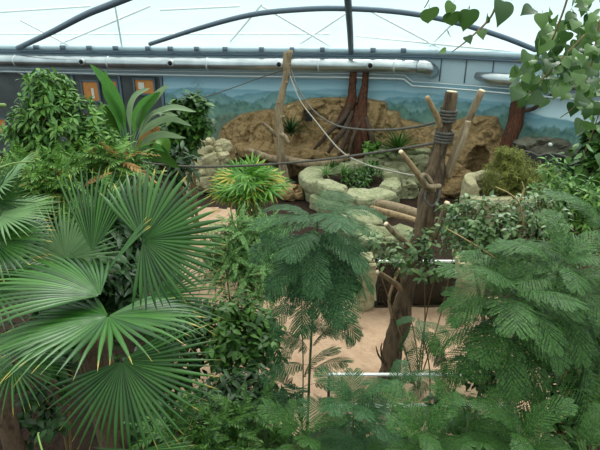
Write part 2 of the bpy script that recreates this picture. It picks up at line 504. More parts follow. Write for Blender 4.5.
# ------------------------------------------------------------------ sky
wd = bpy.data.worlds.new('sky'); SC.world = wd; wd.use_nodes = True
nt = wd.node_tree; nt.nodes.clear(); b = NB(nt)
tc = b.n('TexCoord'); sx = b.n('SeparateXYZ'); b.l(tc.outputs['Generated'], sx.inputs[0])
SKY_H, SKY_Z = 0.70, 1.55
c = b.ramp(b.math('MULTIPLY_ADD', sx.outputs[2], 0.5, 0.5), [(0.42, (0.06, 0.06, 0.055, 1)), (0.45, (SKY_H * 1.0, SKY_H * 1.06, SKY_H * 1.06, 1)), (0.515, (SKY_H * .80, SKY_H * 1.0, SKY_H * 1.02, 1)), (1.0, (0.98, 0.94, 0.88, 1))])
st = b.math('MULTIPLY_ADD', b.math('MAXIMUM', b.math('SUBTRACT', sx.outputs[2], 0.12), 0.0), (SKY_Z - 1) / 0.88, 1.0)
bg = nt.nodes.new('ShaderNodeBackground'); b.l(c, bg.inputs[0]); b.l(st, bg.inputs[1])
wo = nt.nodes.new('ShaderNodeOutputWorld'); b.l(bg.outputs[0], wo.inputs[0])
sun = bpy.data.lights.new('sun', 'SUN'); sun.energy = 2.3; sun.angle = math.radians(32); sun.color = (1, 0.98, 0.94)
so = bpy.data.objects.new('sun', sun); COL.objects.link(so); so.rotation_euler = (math.radians(-28), math.radians(14), 0); so.location = (0, 5, 20)
SC.view_settings.view_transform = 'Standard'; SC.view_settings.look = 'None'
SC.view_settings.gamma = 1; SC.view_settings.use_curve_mapping = False; SC.view_settings.exposure = 0.52
SC.cycles.use_denoising = True
SC.cycles.max_bounces = 7; SC.cycles.transparent_max_bounces = 12

# ------------------------------------------------------------------ setting: ground
def sheet(name, poly, z, mat, kind='structure', n=0):
    mb = MB(); mb.add([(x, y, z) for x, y in poly], [tuple(range(len(poly)))])
    return tag(mb.build(name, mat, None, False), None, None, None, kind)

floor = sheet('floor', [(-24, -4), (16, -4), (16, 26), (-24, 26)], 0, M['soil'])
g = lambda px, py: tuple(G(px, py, 0.0)[:2])
a1, a2, a3, a4 = g(378, 309), g(470, 309), g(475, 408), g(300, 408)
# sand of the enclosure, a slightly uneven bed with two arms
mb = MB()
def sand_sheet(outline, cell):
    """bed of sand with a ragged, thinning edge"""
    n = len(outline); xs_ = [p[0] for p in outline]; ys_ = [p[1] for p in outline]
    def inside(x, y):
        k = False
        for a in range(n):
            (x1, y1), (x2, y2) = outline[a], outline[a - 1]
            if (y1 > y) != (y2 > y) and x < (x2 - x1) * (y - y1) / (y2 - y1) + x1: k = not k
        return k
    idx = {}; V = []; Fc = []
    nx, ny = int((max(xs_) - min(xs_)) / cell), int((max(ys_) - min(ys_)) / cell)
    def vert(i, j):
        if (i, j) not in idx:
            x, y = min(xs_) + i * cell, min(ys_) + j * cell
            q = Vector((x, y, 0)); x += noise.noise(q * 2.5) * .15; y += noise.noise(q * 2.5 + Vector((9, 0, 0))) * .15
            idx[i, j] = len(V); V.append((x, y, 0.035 + 0.03 * noise.noise(q * 1.1) + 0.022 * noise.noise(q * 3.5)))
        return idx[i, j]
    for j in range(ny):
        for i in range(nx):
            x, y = min(xs_) + (i + .5) * cell, min(ys_) + (j + .5) * cell
            wob = noise.noise(Vector((x * 1.3, y * 1.3, 4))) * .35
            if inside(x + wob, y + wob): Fc.append((vert(i, j), vert(i + 1, j), vert(i + 1, j + 1), vert(i, j + 1)))
    mb.add(V, Fc)
yb = a1[1] - 0.06
sand_sheet([(-2.0, 5.6), (4.2, 5.4), (4.2, yb + .4), (0.4, yb + .4), (-0.9, 10.5), (-1.6, 14.8), (-3.4, 15.2), (-3.0, 11), (-2.2, 8.5)], .11)
tag(mb.build('floor_sand', M['sand']), None, None, None, 'structure')

# ------------------------------------------------------------------ setting: walls
def wall_strip(name, x0, x1, z0, z1, mat, n=40, off=0.0):
    mb = MB(); V = []; uv = []; Fc = []; s = 0; pv = None
    for i in range(n + 1):
        x = x0 + (x1 - x0) * i / n; p = Vector((x, wallY(x), 0)) + wallN(x) * off
        if pv is not None: s += (p - pv).length
        pv = p
        q = p - wallN(x) * 0.25
        V += [(p.x, p.y, z0), (p.x, p.y, z1), (q.x, q.y, z1), (q.x, q.y, z0)]; uv += [(s, z0), (s, z1), (s, z1), (s, z0)]
    for i in range(n):
        a = i * 4
        Fc += [(a, a + 4, a + 5, a + 1), (a + 1, a + 5, a + 6, a + 2), (a + 2, a + 6, a + 7, a + 3)]
    mb.add(V, Fc, uv)
    return tag(mb.build(name, mat, None, False, True), None, None, None, 'structure')

ZR = 4.62                              # roof springing
xs = W(166, 110).x
ZM = W(347, 79).z
wall_strip('wall_back', xs, 15, 0, ZM, M['mural'], 60)
wall_strip('wall_left', -23, xs, 0, ZM, M['facade'], 30)
wall_strip('trim_1', -23, 15, ZM, ZR, M['fascia'], 70, 0.02)

def along(pa, pb, z, off, n=30):
    xa, xb = pa, pb
    return [Vector((x, wallY(x), z)) + wallN(x) * off for x in np.linspace(xa, xb, n)]

# ------------------------------------------------------------------ setting: roof of translucent foil on steel arches
RS = 0.30
def roofZ(x, y): return ZR + RS * (wallY(x) - y)
mb = MB(); V = []; Fc = []
XS = list(np.linspace(-23, 15, 60)); NJ = 26
for x in XS:
    for j in range(NJ + 1):
        y = wallY(x) + 0.3 + (-5 - wallY(x)) * j / NJ; V.append((x, y, roofZ(x, y)))
for i in range(len(XS) - 1):
    for j in range(NJ): q = i * (NJ + 1) + j; Fc.append((q, q + 1, q + NJ + 2, q + NJ + 1))
mb.add(V, Fc); tag(mb.build('ceiling', M['foil']), None, None, None, 'structure')

def onroof(px, py, d=0.12):
    r = ray(px, py); lo, hi = 2.0, 40.0
    for _ in range(50):
        m = (lo + hi) / 2; p = CAM + r * m
        if p.z > roofZ(p.x, p.y) - d or p.y > wallY(p.x): hi = m
        else: lo = m
    return CAM + r * lo

def beam(name, pix, r, mat, d=0.12, ext=None, seg=10):
    mb = MB(); pts = [onroof(x, y, d) for x, y in pix]
    if ext is not None:
        v = (pts[ext] - pts[ext + (1 if ext == 0 else -1)]) * 3
        pts = ([pts[0] + v] + pts) if ext == 0 else (pts + [pts[-1] + v])
    tube(mb, pts, r, seg, 5)
    return tag(mb.build(name, mat), None, None, None, 'structure')

beam('ceiling_beam', [(150, 44), (200, 28), (250, 15), (300, 9.5), (345, 8.5), (400, 12), (450, 21), (500, 36), (536, 50)], 0.075, M['grey_paint'])
beam('ceiling_beam', [(18, 48), (50, 33), (85, 15), (120, 1)], 0.10, M['grey_paint'], 0.12, -1)
beam('ceiling_beam', [(351, 52), (350, 30), (348, 2)], 0.10, M['grey_paint'], 0.14, -1)
# fine bracing lines above the foil
bl = [[(20, 20), (70, 46)], [(60, 44), (150, 6)], [(230, 42), (262, 4)], [(115, 6), (122, 46)], [(262, 6), (330, 46)], [(300, 44), (345, 14)],
      [(372, 12), (440, 48)], [(430, 46), (470, 6)], [(0, 12), (90, 6)], [(0, 34), (330, 34)], [(356, 36), (520, 52)], [(160, 10), (240, 6)]]
for q in bl:
    mbb = MB(); pts = [onroof(x, y, -0.45) for x, y in q]; tube(mbb, pts, 0.035, 6, 6)
    tag(mbb.build('ceiling_brace', M['brace']), None, None, None, 'structure')
# edge gutter with its dark gap
mb = MB(); tube(mb, along(-22, 14, ZR - 0.05, 0.16, 70), 0.09, 10, 1, smoothp=False); tag(mb.build('trim_2', M['fascia']), None, None, None, 'structure')
mb = MB(); tube(mb, along(-22, 14, ZR - 0.22, 0.14, 70), 0.045, 8, 1, smoothp=False); tag(mb.build('trim_3', M['grey_paint']), None, None, None, 'structure')
for px in (40, 66, 92, 118, 150, 172, 198, 226, 262, 292, 322, 372, 402):
    p = W(px, 50, 0.05); mb = MB(); box(mb, (p.x, p.y - 0.25, ZR - 0.02), (0.16, 0.2, 0.16)); tag(mb.build('trim_bracket', M['grey_paint']), None, None, None, 'structure')

# ------------------------------------------------------------------ ducts and conduits
zd = W(350, 65.5, 0.45).z; rd = 0.235
xe = W(424, 68, 0.4).x
root = empty('ventilation_duct', (0, wallY(0) - 0.45, zd), 'long silver round air duct under the roof edge ending in an elbow', 'duct')
mb = MB(); pts = along(-22, xe, zd, 0.40, 60); e = pts[-1]
tube(mb, pts, rd, 18, 1, smoothp=False); mb.build('duct_run', M['steel'], root)
mb = MB(); d = Vector((0.75, -0.1, 0)); tube(mb, [e, e + Vector((0.28, -0.15, -0.02)), e + Vector((0.48, 0.0, -0.14)), e + Vector((0.55, 0.45, -0.2))], rd * 1.02, 18, 5); mb.build('elbow', M['steel'], root)
for px in (20, 112, 210, 320, 400):
    p = W(px, 65, 0.4); x = p.x; mb = MB(); tube(mb, [Vector((x - 0.03, wallY(x - .03), zd)) + wallN(x) * 0.4, Vector((x + 0.03, wallY(x + .03), zd)) + wallN(x) * 0.4], rd * 1.035, 18, 1, smoothp=False)
    mb.build('joint_band', M['pipe'], root)
for px in (88, 175, 281, 374):
    p = W(px, 63, 0.4); n = wallN(p.x); c = Vector((p.x, wallY(p.x), zd + 0.03)) + n * 0.40
    mb = MB(); tube(mb, [c + n * 0.18, c + n * 0.29], [0.125, 0.135], 16, 1, smoothp=False); o = mb.build('nozzle', M['pipe'], root)
    mb = MB(); tube(mb, [c + n * 0.285, c + n * 0.3], 0.085, 16, 1, smoothp=False); mb.build('nozzle_opening', M['black'], o)
# right-hand duct
c1 = W(500, 79, 0.35); xr1, xr2 = c1.x, 13.0
root = empty('ventilation_duct', (c1.x, c1.y, c1.z), 'short silver air duct behind the overhanging heart-leaved branch', 'duct')
mb = MB(); pts = along(xr1, xr2, c1.z, 0.35, 30); pts = [pts[0] + Vector((-0.35, 0.45, 0.05))] + pts; tube(mb, pts, [0.12] + [0.2] * 30, 16, 1, smoothp=False); mb.build('duct_run', M['steel'], root)
mb = MB(); tube(mb, along(xr1 + 1.0, xr1 + 1.07, c1.z, 0.35, 2), 0.21, 16, 1, smoothp=False); mb.build('joint_band', M['pipe'], root)

def conduit(label, za, r, off, step):
    xk = W(408, 79, off).x
    mb = MB(); pts = along(-22, xk, za, off, 50) + [p + Vector((0, 0, -step)) for p in along(xk + 0.28, 14, za, off, 36)]
    tube(mb, pts, r, 8, 1, smoothp=False)
    return tag(mb.build('conduit_pipe', M['pipe']), label, 'pipe', 'conduits below the duct')
z1 = W(347, 73.5, 0.3).z; z2 = W(347, 77.5, 0.3).z
conduit('upper of the two thin pale pipes running below the silver duct', z1, 0.022, 0.3, 0.22)
conduit('lower of the two thin pale pipes along the top edge of the mural', z2, 0.035, 0.3, 0.22)
# thin uprights on the pale upper wall
for px in (440, 465, 492):
    p = W(px, 75, 0.05); mb = MB(); box(mb, (p.x, p.y, (ZM + ZR) / 2 - 0.1), (0.03, 0.03, ZR - ZM - 0.3)); tag(mb.build('trim_post', M['dark_metal']), None, None, None, 'structure')
mb = MB(); tube(mb, [W(-4, 73, 0.2), W(14, 71, 0.2), W(34, 80, 0.2)], 0.04, 8, 3); tag(mb.build('handrail_pipe', M['pipe']), 'short bent pale pipe in front of the dark facade at far left', 'pipe')

# windows of the dark facade on the left
wi = 0
def facade_window(px0, px1, py0, py1, notice=None):
    global wi
    wi += 1
    a = W((px0 + px1) / 2, (py0 + py1) / 2, 0.04); n = wallN(a.x); s = mpp(a.x * 0 + (px0 + px1) / 2, (py0 + py1) / 2, a.y)
    w, h = (px1 - px0) * s, (py1 - py0) * s
    t = Vector((-n.y, n.x, 0)); R = Matrix((t, -n, Vector((0, 0, 1)))).transposed()
    mb = MB()
    for dx, dz, sw, sh in ((-w / 2, 0, 0.07, h + .07), (w / 2, 0, 0.07, h + .07), (0, -h / 2, w, 0.07), (0, h / 2, w, 0.07)):
        box(mb, a + t * dx + Vector((0, 0, dz)) + n * 0.03, (sw, 0.1, sh), R)
    fr = tag(mb.build(f'window_{wi}', M['dark_metal'], None, False), None, None, None, 'structure')
    mb = MB(); box(mb, a, (w - 0.05, 0.04, h - 0.05), R); mb.build('window_panel', M['orange'], fr, False)
    if notice:
        mb = MB(); box(mb, a + t * notice[0] * w + Vector((0, 0, notice[1] * h)) + n * 0.035, (w * notice[2], 0.02, h * notice[3]), R); mb.build('window_notice', M['paper'], fr, False)
facade_window(82, 101, 81, 101, (0.1, -0.1, 0.14, 0.5)); facade_window(134, 156, 79, 94, (-0.16, 0.05, 0.28, 0.42)); facade_window(-6, 9, 118, 134); facade_window(104, 119, 80, 93)
for px in (30, 60, 76, 122, 163):
    p = W(px, 100, 0.03); mb = MB(); box(mb, (p.x, p.y, ZM / 2), (0.09, 0.09, ZM)); tag(mb.build('wall_post', M['grey_paint'], None, False), None, None, None, 'structure')
# ------------------------------------------------------------------ rocks
def blocky(p, f, seed=0, st=(1, 1, 1)):
    q = Vector((p.x * f * st[0] + seed * 7.3, p.y * f * st[1] + seed * 3.1, p.z * f * st[2]))
    q += noise.noise_vector(q * 0.8) * 0.35
    d, pts = noise.voronoi(q, distance_metric='DISTANCE', exponent=2.5)
    edge = min(1.0, (d[1] - d[0]) * 3.2)
    c = noise.cell(pts[0] * 5.13)
    return c * 0.9 + 0.0, edge


def rock_col(name, c, size, label, mat, amp=0.12, f=1.6, seed=0, ex=0.35, nu=48, nv=30, group=None, cat='rock', rot=0.0):
    """a boulder or stacked-rock pillar standing at c (base centre)"""
    mb = MB(); V = []; Fc = []
    sg = lambda v, e: math.copysign(abs(v) ** e, v)
    for j in range(nv + 1):
        ph = -PI / 2 + PI * j / nv
        for i in range(nu):
            th = 2 * PI * i / nu
            d = Vector((sg(math.cos(ph), ex) * sg(math.cos(th), ex), sg(math.cos(ph), ex) * sg(math.sin(th), ex), sg(math.sin(ph), ex)))
            p = Vector((d.x * size[0] / 2, d.y * size[1] / 2, (d.z + 1) * size[2] / 2))
            w = p + Vector(c)
            cb, e = blocky(w, f, seed, (1, 1, 1.5))
            k = amp * (1.3 * cb + 0.7 * (min(1, e * 1.8) - 1)) + amp * 0.3 * noise.fractal(w * 3.1, 1.0, 2.0, 4)
            dd = Vector((d.x, d.y, d.z * 0.6)).normalized(); p += dd * k
            if rot: p = Matrix.Rotation(rot, 3, 'Z') @ p
            p.z = max(p.z, 0.0) if j else 0.0
            V.append(tuple(p + Vector(c)))
    for j in range(nv):
        for i in range(nu): a = j * nu + i; b2 = j * nu + (i + 1) % nu; Fc.append((a, b2, b2 + nu, a + nu))
    mb.add(V, Fc); return tag(mb.build(name, mat, None, False), label, cat, group)


def rock_ring(name, c, rx, ry, h, th, label, mat, seed=0, hv=0.14, rot=0, soil_z=None, nb=7):
    """ring planter of blocky slabs: each block has its own set-back and height, with cracks between"""
    root = empty(name, c, label, 'planter'); c = Vector(c); rnd = random.Random(seed)
    mb = MB(); V = []; Fc = []; nu = 176
    cuts = sorted((k + rnd.uniform(-.3, .3)) / nb * 2 * PI for k in range(nb))
    offs = [[rnd.uniform(-.16, .14) for _ in range(2)] for _ in range(nb)]; hs = [rnd.uniform(-hv, hv) for _ in range(nb)]; tl = [rnd.uniform(-.15, .15) for _ in range(nb)]
    prof = [(1.06, 0), (1.06, .12), (1.08, .3), (1.06, .46), (1.0, .50), (1.04, .54), (1.1, .62), (1.12, .8), (1.08, .93), (0.98, 1.0), (0.7, 1.02), (0.4, 1.01), (0.12, .99), (0, .92), (-.04, .8), (-.02, .5), (0, 0)]
    for i in range(nu):
        a = 2 * PI * i / nu
        k = 0
        while k < nb and cuts[k] < a: k += 1
        b0, b1 = cuts[k - 1] if k else cuts[-1] - 2 * PI, cuts[k % nb] if k < nb else cuts[0] + 2 * PI
        k = (k - 1) % nb; u = (a - b0) / (b1 - b0); R = (rx + ry) / 2
        e = min(a - b0, b1 - a) * R
        lob = 1 + .22 * noise.noise(Vector((math.cos(a) * 1.1 + seed * 2.3, math.sin(a) * 1.1, 1.7)))
        crack = math.exp(-(e / .035) ** 2); bulge = 0.10 * max(0, math.sin(u * PI)) ** .5
        for o, z in prof:
            lay = 0 if z < .5 else 1
            hh = h * (1 + hs[k] + tl[k] * (u - .5))
            r = Matrix.Rotation(rot, 3, 'Z') @ Vector((math.cos(a) * (rx * lob - th + o * th), math.sin(a) * (ry * lob - th + o * th), 0))
            p = r + Vector((0, 0, z * hh)); w = p + c
            g_ = (offs[k][lay] + bulge - .12 * crack) * (1 if o > .5 else .4) + .05 * noise.fractal(w * 2.2 + Vector((seed, 0, 0)), 1, 2, 5)
            p += r.normalized() * (g_ if o > .3 else -g_ * .6)
            if z > .6: p.z += -.1 * crack + .05 * noise.fractal(w * 1.9, 1, 2, 4)
            p.z = max(0, p.z) if z > 0 else 0
            V.append(tuple(p + c))
    m = len(prof)
    for i in range(nu):
        i2 = (i + 1) % nu
        for k in range(m - 1): Fc.append((i * m + k, i2 * m + k, i2 * m + k + 1, i * m + k + 1))
    mb.add(V, Fc); mb.build('rock_rim', mat, root, False)
    sz = soil_z if soil_z is not None else h * 0.72
    mb = MB(); vv = []
    for i in range(32):
        a = 2 * PI * i / 32; q = Matrix.Rotation(rot, 3, 'Z') @ Vector((math.cos(a) * (rx - th * .8), math.sin(a) * (ry - th * .8), sz)); vv.append(tuple(q + c))
    vv2 = [(v[0], v[1], 0.01) for v in vv]
    mb.add(vv + vv2, [tuple(range(32))] + [(i, i + 32, (i + 1) % 32 + 32, (i + 1) % 32) for i in range(32)]); mb.build('planting_soil', M['soil'], root, False)
    return root

# --- artificial cliff along the back wall
tops = [(205, 172), (213, 152), (222, 128), (240, 116), (262, 112), (276, 111), (292, 104), (312, 100), (345, 99), (372, 101), (388, 104), (390, 112), (402, 114), (404, 121), (416, 124), (432, 129), (452, 126), (474, 118), (502, 119), (508, 133), (516, 150), (524, 165)]
tw = [W(x, y, 0.45) for x, y in tops]
tX = np.array([p.x for p in tw]); tZ = np.array([p.z for p in tw])
def cliff():
    mb = MB(); nu, nv = 330, 64; V = []; Fc = []
    caves = []   # (px centre, px half width, py top, depth)
    for pc, hw, pt in ((262, 30, 158), (322, 18, 166), (368, 13, 147), (444, 14, 160), (494, 15, 148)):
        a, b2 = W(pc - hw, 165, .8).x, W(pc + hw, 165, .8).x; caves.append(((a + b2) / 2, (b2 - a) / 2, W(pc, pt, .8).z))
    led0, led1 = W(238, 160, 1.2).x, W(352, 160, 1.2).x
    for i in range(nu + 1):
        x = tX[0] + (tX[-1] - tX[0]) * i / nu
        zt = float(np.interp(x, tX, tZ)); n = wallN(x); wp = Vector((x, wallY(x), 0))
        for j in range(nv + 1):
            v = j / nv; z = zt * v
            off = 1.0 - 0.6 * v ** 1.3
            w = wp + n * off + Vector((0, 0, z))
            cb, e = blocky(w, 0.8, 2, (1.2, 1, .9)); cb2, e2 = blocky(w, 2.0, 5, (1.2, 1, 1.1))
            off += 0.20 * cb + 0.07 * cb2 + 0.10 * (min(1, e * 2.2) - 1) + 0.05 * (min(1, e2 * 2) - 1) + 0.05 * noise.fractal(w * 2.6, 1, 2, 5)
            for cx, hw, ct in caves:
                u = abs(x - cx) / hw
                if u < 1:
                    lim = ct * (1 - u ** 2.6) ** 0.5
                    if z < lim: off -= 1.3 * min(1, (lim - z) / 0.12)
            if led0 < x < led1:
                lz = 1.02 + 0.1 * noise.noise(Vector((x, 0, 0)))
                dl = abs(z - lz)
                ends = min(1, (x - led0) / 0.4, (led1 - x) / 0.4)
                if dl < 0.17: off = max(off, 1.0 + 0.75 * ends + 0.1 * cb2)
            if v == 1: off -= 0.12
            off = max(0.04, off)
            V.append(tuple(wp + n * off + Vector((0, 0, z))))
        V.append(tuple(wp + n * 0.01 + Vector((0, 0, zt + 0.02))))
    m = nv + 2
    for i in range(nu):
        for j in range(m - 1): a = i * m + j; Fc.append((a, a + m, a + m + 1, a + 1))
    mb.add(V, Fc)
    root = empty('rock_cliff', (float(tX.mean()), wallY(0) - 1, 0), 'tan artificial rock cliff with stepped top in front of the mural', 'rock wall')
    mb.build('rock_face', M['cliff'], root, True)
    # square black vent hole
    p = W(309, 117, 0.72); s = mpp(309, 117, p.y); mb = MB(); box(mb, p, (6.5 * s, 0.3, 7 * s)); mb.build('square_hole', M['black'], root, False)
cliff()

# --- red-brown strangler trunks in relief
def relief_tree(label, stems, roots, mat_s, mat_r):
    root = empty('artificial_tree', tuple(Vector(stems[0][0][-1]) * 1), label, 'tree')
    for k, (pts, r) in enumerate(stems):
        mb = MB(); tube(mb, pts, r, 12, 6, 0.22, seed=k * 3.3); mb.build('trunk', mat_s, root)
    for k, (pts, r) in enumerate(roots):
        mb = MB(); tube(mb, pts, r, 7, 6, 0.2, seed=k * 1.7); mb.build('root', mat_r, root)
    return root
w = lambda x, y, o: W(x, y, o)
relief_tree('red-brown double tree trunk with spreading roots against the cliff', [
    ([w(354, 70, .3), w(353, 85, .4), w(351, 100, .6), w(346, 114, .9), w(338, 128, 1.2)], [.13, .14, .18, .2, .12]),
    ([w(366, 70, .3), w(365, 85, .4), w(363, 100, .6), w(362, 116, 1.0), w(364, 132, 1.4), w(366, 160, 1.5)], [.12, .13, .16, .19, .2, .2]),
    ([w(358, 106, .6), w(357, 116, .9), w(358, 130, 1.3), w(359, 150, 1.5), w(360, 172, 1.5)], [.12, .2, .24, .24, .26])],
    [([w(350, 104, .8), w(342, 120, 1.3), w(330, 132, 1.5), w(318, 146, 1.6)], [.09, .1, .08, .05]),
     ([w(352, 112, .9), w(345, 128, 1.5), w(335, 142, 1.7), w(326, 156, 1.7)], [.08, .09, .08, .05]),
     ([w(352, 118, 1.0), w(346, 136, 1.6), w(342, 150, 1.8), w(338, 165, 1.9)], [.08, .09, .07, .05]),
     ([w(348, 122, 1.0), w(334, 128, 1.5), w(322, 140, 1.6), w(312, 152, 1.5)], [.07, .07, .06, .04]),
     ([w(366, 118, 1.2), w(371, 134, 1.6), w(374, 150, 1.7), w(376, 166, 1.7)], [.08, .1, .09, .08]),
     ([w(362, 118, 1.2), w(352, 140, 1.9), w(349, 158, 2.0), w(350, 172, 2.0)], [.07, .06, .06, .05])], M['red_bark'], M['dark_root'])
relief_tree('leaning red-brown tree trunk on the mural at right, below the heart leaves', [
    ([w(523, 88, .3), w(519, 105, .45), w(515, 122, .6), w(510, 140, .9), w(506, 158, 1.1), w(503, 185, 1.2)], [.22, .22, .23, .24, .26, .28])],
    [([w(509, 132, .8), w(515, 148, 1.2), w(519, 165, 1.3)], [.1, .1, .08]), ([w(518, 112, .5), w(534, 108, .25), w(546, 98, .15), w(560, 92, .15)], [.07, .06, .05, .03])], M['red_bark'], M['dark_root'])

# --- planters and boulders
def base_at(px, py): return G(px, py, 0)
pl = Vector((P(352, 180, 16.0).x, 16.0, 0))
rock_ring('rock_planter', pl, 1.52, 1.75, 0.86, 0.62, 'large ring-shaped pale rock planter holding grass tufts, left of the tree trunk', M['boulder'], 1)
p2 = Vector((P(408, 170, 17.2).x, 17.2, 0))
rock_col('boulder', (p2.x - 0.1, 17.5, 0), (2.0, 0.9, 1.32), 'pale green-grey slab-topped boulder behind the ring planter, beneath a spiky plant', M['boulder'], 0.2, 1.2, 3)
rock_col('boulder', (P(378, 170, 17.4).x, 17.5, 0), (1.0, 0.8, 1.15), 'small pale boulder between double trunk and spiky plant', M['boulder'], 0.16, 1.5, 8)
rock_col('boulder', (P(407, 180, 16.2).x, 16.2, 0), (0.6, 0.6, 0.55), 'squat pale boulder in front of the slab-topped boulder, lowest of its heap', M['boulder'], 0.14, 1.6, 4)
rock_col('boulder', (P(212, 165, 17.0).x, 17.2, 0), (1.3, 1.2, 1.75), 'tall greenish boulder at the left end of the cliff', M['boulder_tan'], 0.22, 1.2, 5, 0.6)
rock_col('boulder', (P(196, 175, 16.5).x, 16.6, 0), (1.1, 1.0, 1.05), 'lower rounded boulder left of the tall greenish boulder', M['boulder_tan'], 0.2, 1.2, 6, 0.6)
rock_col('boulder', (P(293, 186, 16.4).x, 16.0, 0), (0.75, 0.7, 0.42), 'small brown rock at the foot of the slim climbing pole', M['cliff'], 0.1, 1.6, 7, 0.6)
rock_col('boulder', (P(386, 235, 11.6).x, 11.4, 0), (1.25, 1.1, 0.85), 'pale boulder beside the dark glass screen, left of the climbing trunk', M['boulder'], 0.16, 1.4, 9, 0.5)
rock_col('boulder', (P(362, 225, 12.5).x, 12.4, 0), (1.0, 0.9, 0.8), 'pale boulder half hidden behind the feathery sapling', M['boulder'], 0.16, 1.4, 12, 0.5)
rock_col('boulder', (P(452, 168, 16.5).x, 16.4, 0), (0.9, 0.8, 1.1), 'brown upright rock behind the climbing trunk at the cave mouth', M['cliff'], 0.15, 1.4, 14, 0.5)
rp = Vector((P(512, 185, 12.6).x, 12.7, 0))
rock_ring('rock_planter', rp, 1.15, 1.15, 1.5, 0.32, 'buff rock planter filled with a mossy mound at right', M['boulder_tan'], 4, 0.1)
# pillars either side of the glass screen
YG = G(415, 309, 0).y
pA = G(366, 312, 0); pB = G(466, 314, 0)
rock_col('rock_pillar', (pA.x, YG + 0.1, 0), (0.40, 0.5, 1.22), 'pale stacked-rock pillar at the left end of the dark screen', M['boulder_tan'], 0.07, 2.4, 21, 0.3, cat='rock pillar')
rock_col('rock_pillar', (pB.x + 0.05, YG + 0.1, 0), (0.62, 0.55, 1.35), 'broad pale rock pillar at the right end of the dark screen', M['boulder_tan'], 0.1, 2.0, 22, 0.35, cat='rock pillar')

# --- glass screens
def screen(label, xa, xb, y, z0, z1, rail, bottom=False):
    root = empty('glass_screen', ((xa + xb) / 2, y, 0), label, 'glass screen')
    mb = MB(); box(mb, ((xa + xb) / 2, y, (z0 + z1) / 2), (xb - xa, 0.02, z1 - z0)); mb.build('pane', M['glass'], root, False)
    mb = MB(); box(mb, ((xa + xb) / 2, y, z1 + rail / 2), (xb - xa, 0.05, rail)); mb.build('top_rail', M['white_rail'], root, False)
    if bottom: mb = MB(); box(mb, ((xa + xb) / 2, y, 0.045), (xb - xa, 0.05, 0.04)); mb.build('bottom_rail', M['white_rail'], root, False)
    for x in (xa + 0.02, xb - 0.02):
        mb = MB(); box(mb, (x, y + 0.03, z1 / 2), (0.04, 0.04, z1)); mb.build('post', M['dark_metal'], root, False)
zt = P(420, 262, YG).z
screen('dark glass screen with a white top rail between two rock pillars', pA.x + 0.2, pB.x - 0.2, YG, 0.0, zt, 0.035)
yn = G(380, 408, 0).y
screen('low clear glass screen with pale rails at the near edge of the sand', P(328, 372, yn).x, P(512, 378, yn).x, yn, 0.05, P(380, 375, yn).z, 0.022, True)
# opaque back-board just behind the dark screen
mb = MB(); box(mb, ((pA.x + pB.x) / 2, YG + 0.09, zt / 2 - 0.02), (pB.x - pA.x - 0.35, 0.03, zt - 0.06)); tag(mb.build('rubber_board', M['soil'], None, False), 'dark brown board standing behind the glass screen', 'board')

# ------------------------------------------------------------------ climbing timber
def cut_end(root, p, d, r, name='cut_end'):
    mb = MB(); d = d.normalized(); tube(mb, [p, p + d * 0.012], r * 0.92, 12, 1, smoothp=False); mb.build(name, M['cut'], root)

YT = 6.9
root = empty('dead_tree', (G(388, 384, 0).x, 6.75, 0), 'thick dark climbing trunk with lopped branches bound with rope, standing on the sand', 'tree trunk')
tp = [Vector((G(388, 384, 0).x, 6.75, 0)), P(391, 360, 6.78), P(397, 330, 6.8), P(404, 300, 6.85), P(412, 268, 6.9), P(420, 240, 6.95), P(427, 205, 7.0), P(433, 182, 7.05), P(439, 155, 7.1), P(446, 125, 7.1), P(452, 92, 7.1)]
mb = MB(); tube(mb, tp, [.20, .165, .15, .14, .125, .125, .155, .14, .11, .095, .085], 22, 9, 0.24); mb.build('trunk', M['wood_dark'], root)
cut_end(root, tp[-1], tp[-1] - tp[-2], .078)
def branch(pts, r, mat, cut=None, parent=None, name='branch'):
    mb = MB(); r = [q * .66 for q in r]; tube(mb, pts, r, 12, 6, 0.1, seed=pts[0].x * 5); mb.build(name, mat, parent)
    if cut is not None:
        a, c2 = (pts[-1], pts[-2]) if cut else (pts[0], pts[1])
        cut_end(parent, a, a - c2, (r[-1] if cut else r[0]) if hasattr(r, '__len__') else r)
branch([P(442, 128, 7.1), P(435, 113, 7.0), P(427, 97, 6.9)], [.075, .06, .05], M['wood_warm'], None, root)
branch([P(446, 176, 7.1), P(456, 150, 7.0), P(468, 122, 6.9), P(482, 91, 6.8)], [.085, .08, .075, .07], M['wood'], True, root)
branch([P(468, 122, 6.85), P(464, 138, 6.8), P(455, 160, 6.9), P(449, 178, 7.0)], [.06, .055, .05, .045], M['wood_pale'], False, root)
branch([P(428, 190, 6.95), P(416, 172, 6.75), P(401, 152, 6.5)], [.075, .065, .05], M['wood_warm'], True, root)
branch([P(434, 192, 6.95), P(428, 178, 6.7), P(422, 176, 6.65), P(428, 186, 6.7), P(440, 186, 6.8)], [.06, .055, .05, .05, .05], M['wood_pale'], None, root)
branch([P(424, 250, 6.95), P(434, 238, 6.7), P(441, 220, 6.6), P(447, 203, 6.5)], [.07, .07, .065, .06], M['wood'], True, root)
branch([P(414, 250, 6.9), P(402, 240, 6.7), P(393, 232, 6.6), P(386, 224, 6.55)], [.075, .065, .06, .055], M['wood'], True, root)
branch([P(404, 292, 6.85), P(396, 284, 6.7), P(386, 277, 6.6), P(378, 272, 6.5)], [.075, .065, .055, .05], M['wood_warm'], True, root)
branch([P(400, 345, 6.8), P(407, 332, 6.65), P(411, 318, 6.6)], [.06, .05, .04], M['wood_dark'], None, root)
branch([P(392, 372, 6.76), P(384, 362, 6.6), P(381, 350, 6.55), P(382, 343, 6.55)], [.045, .035, .022, .012], M['wood_dark'], None, root)
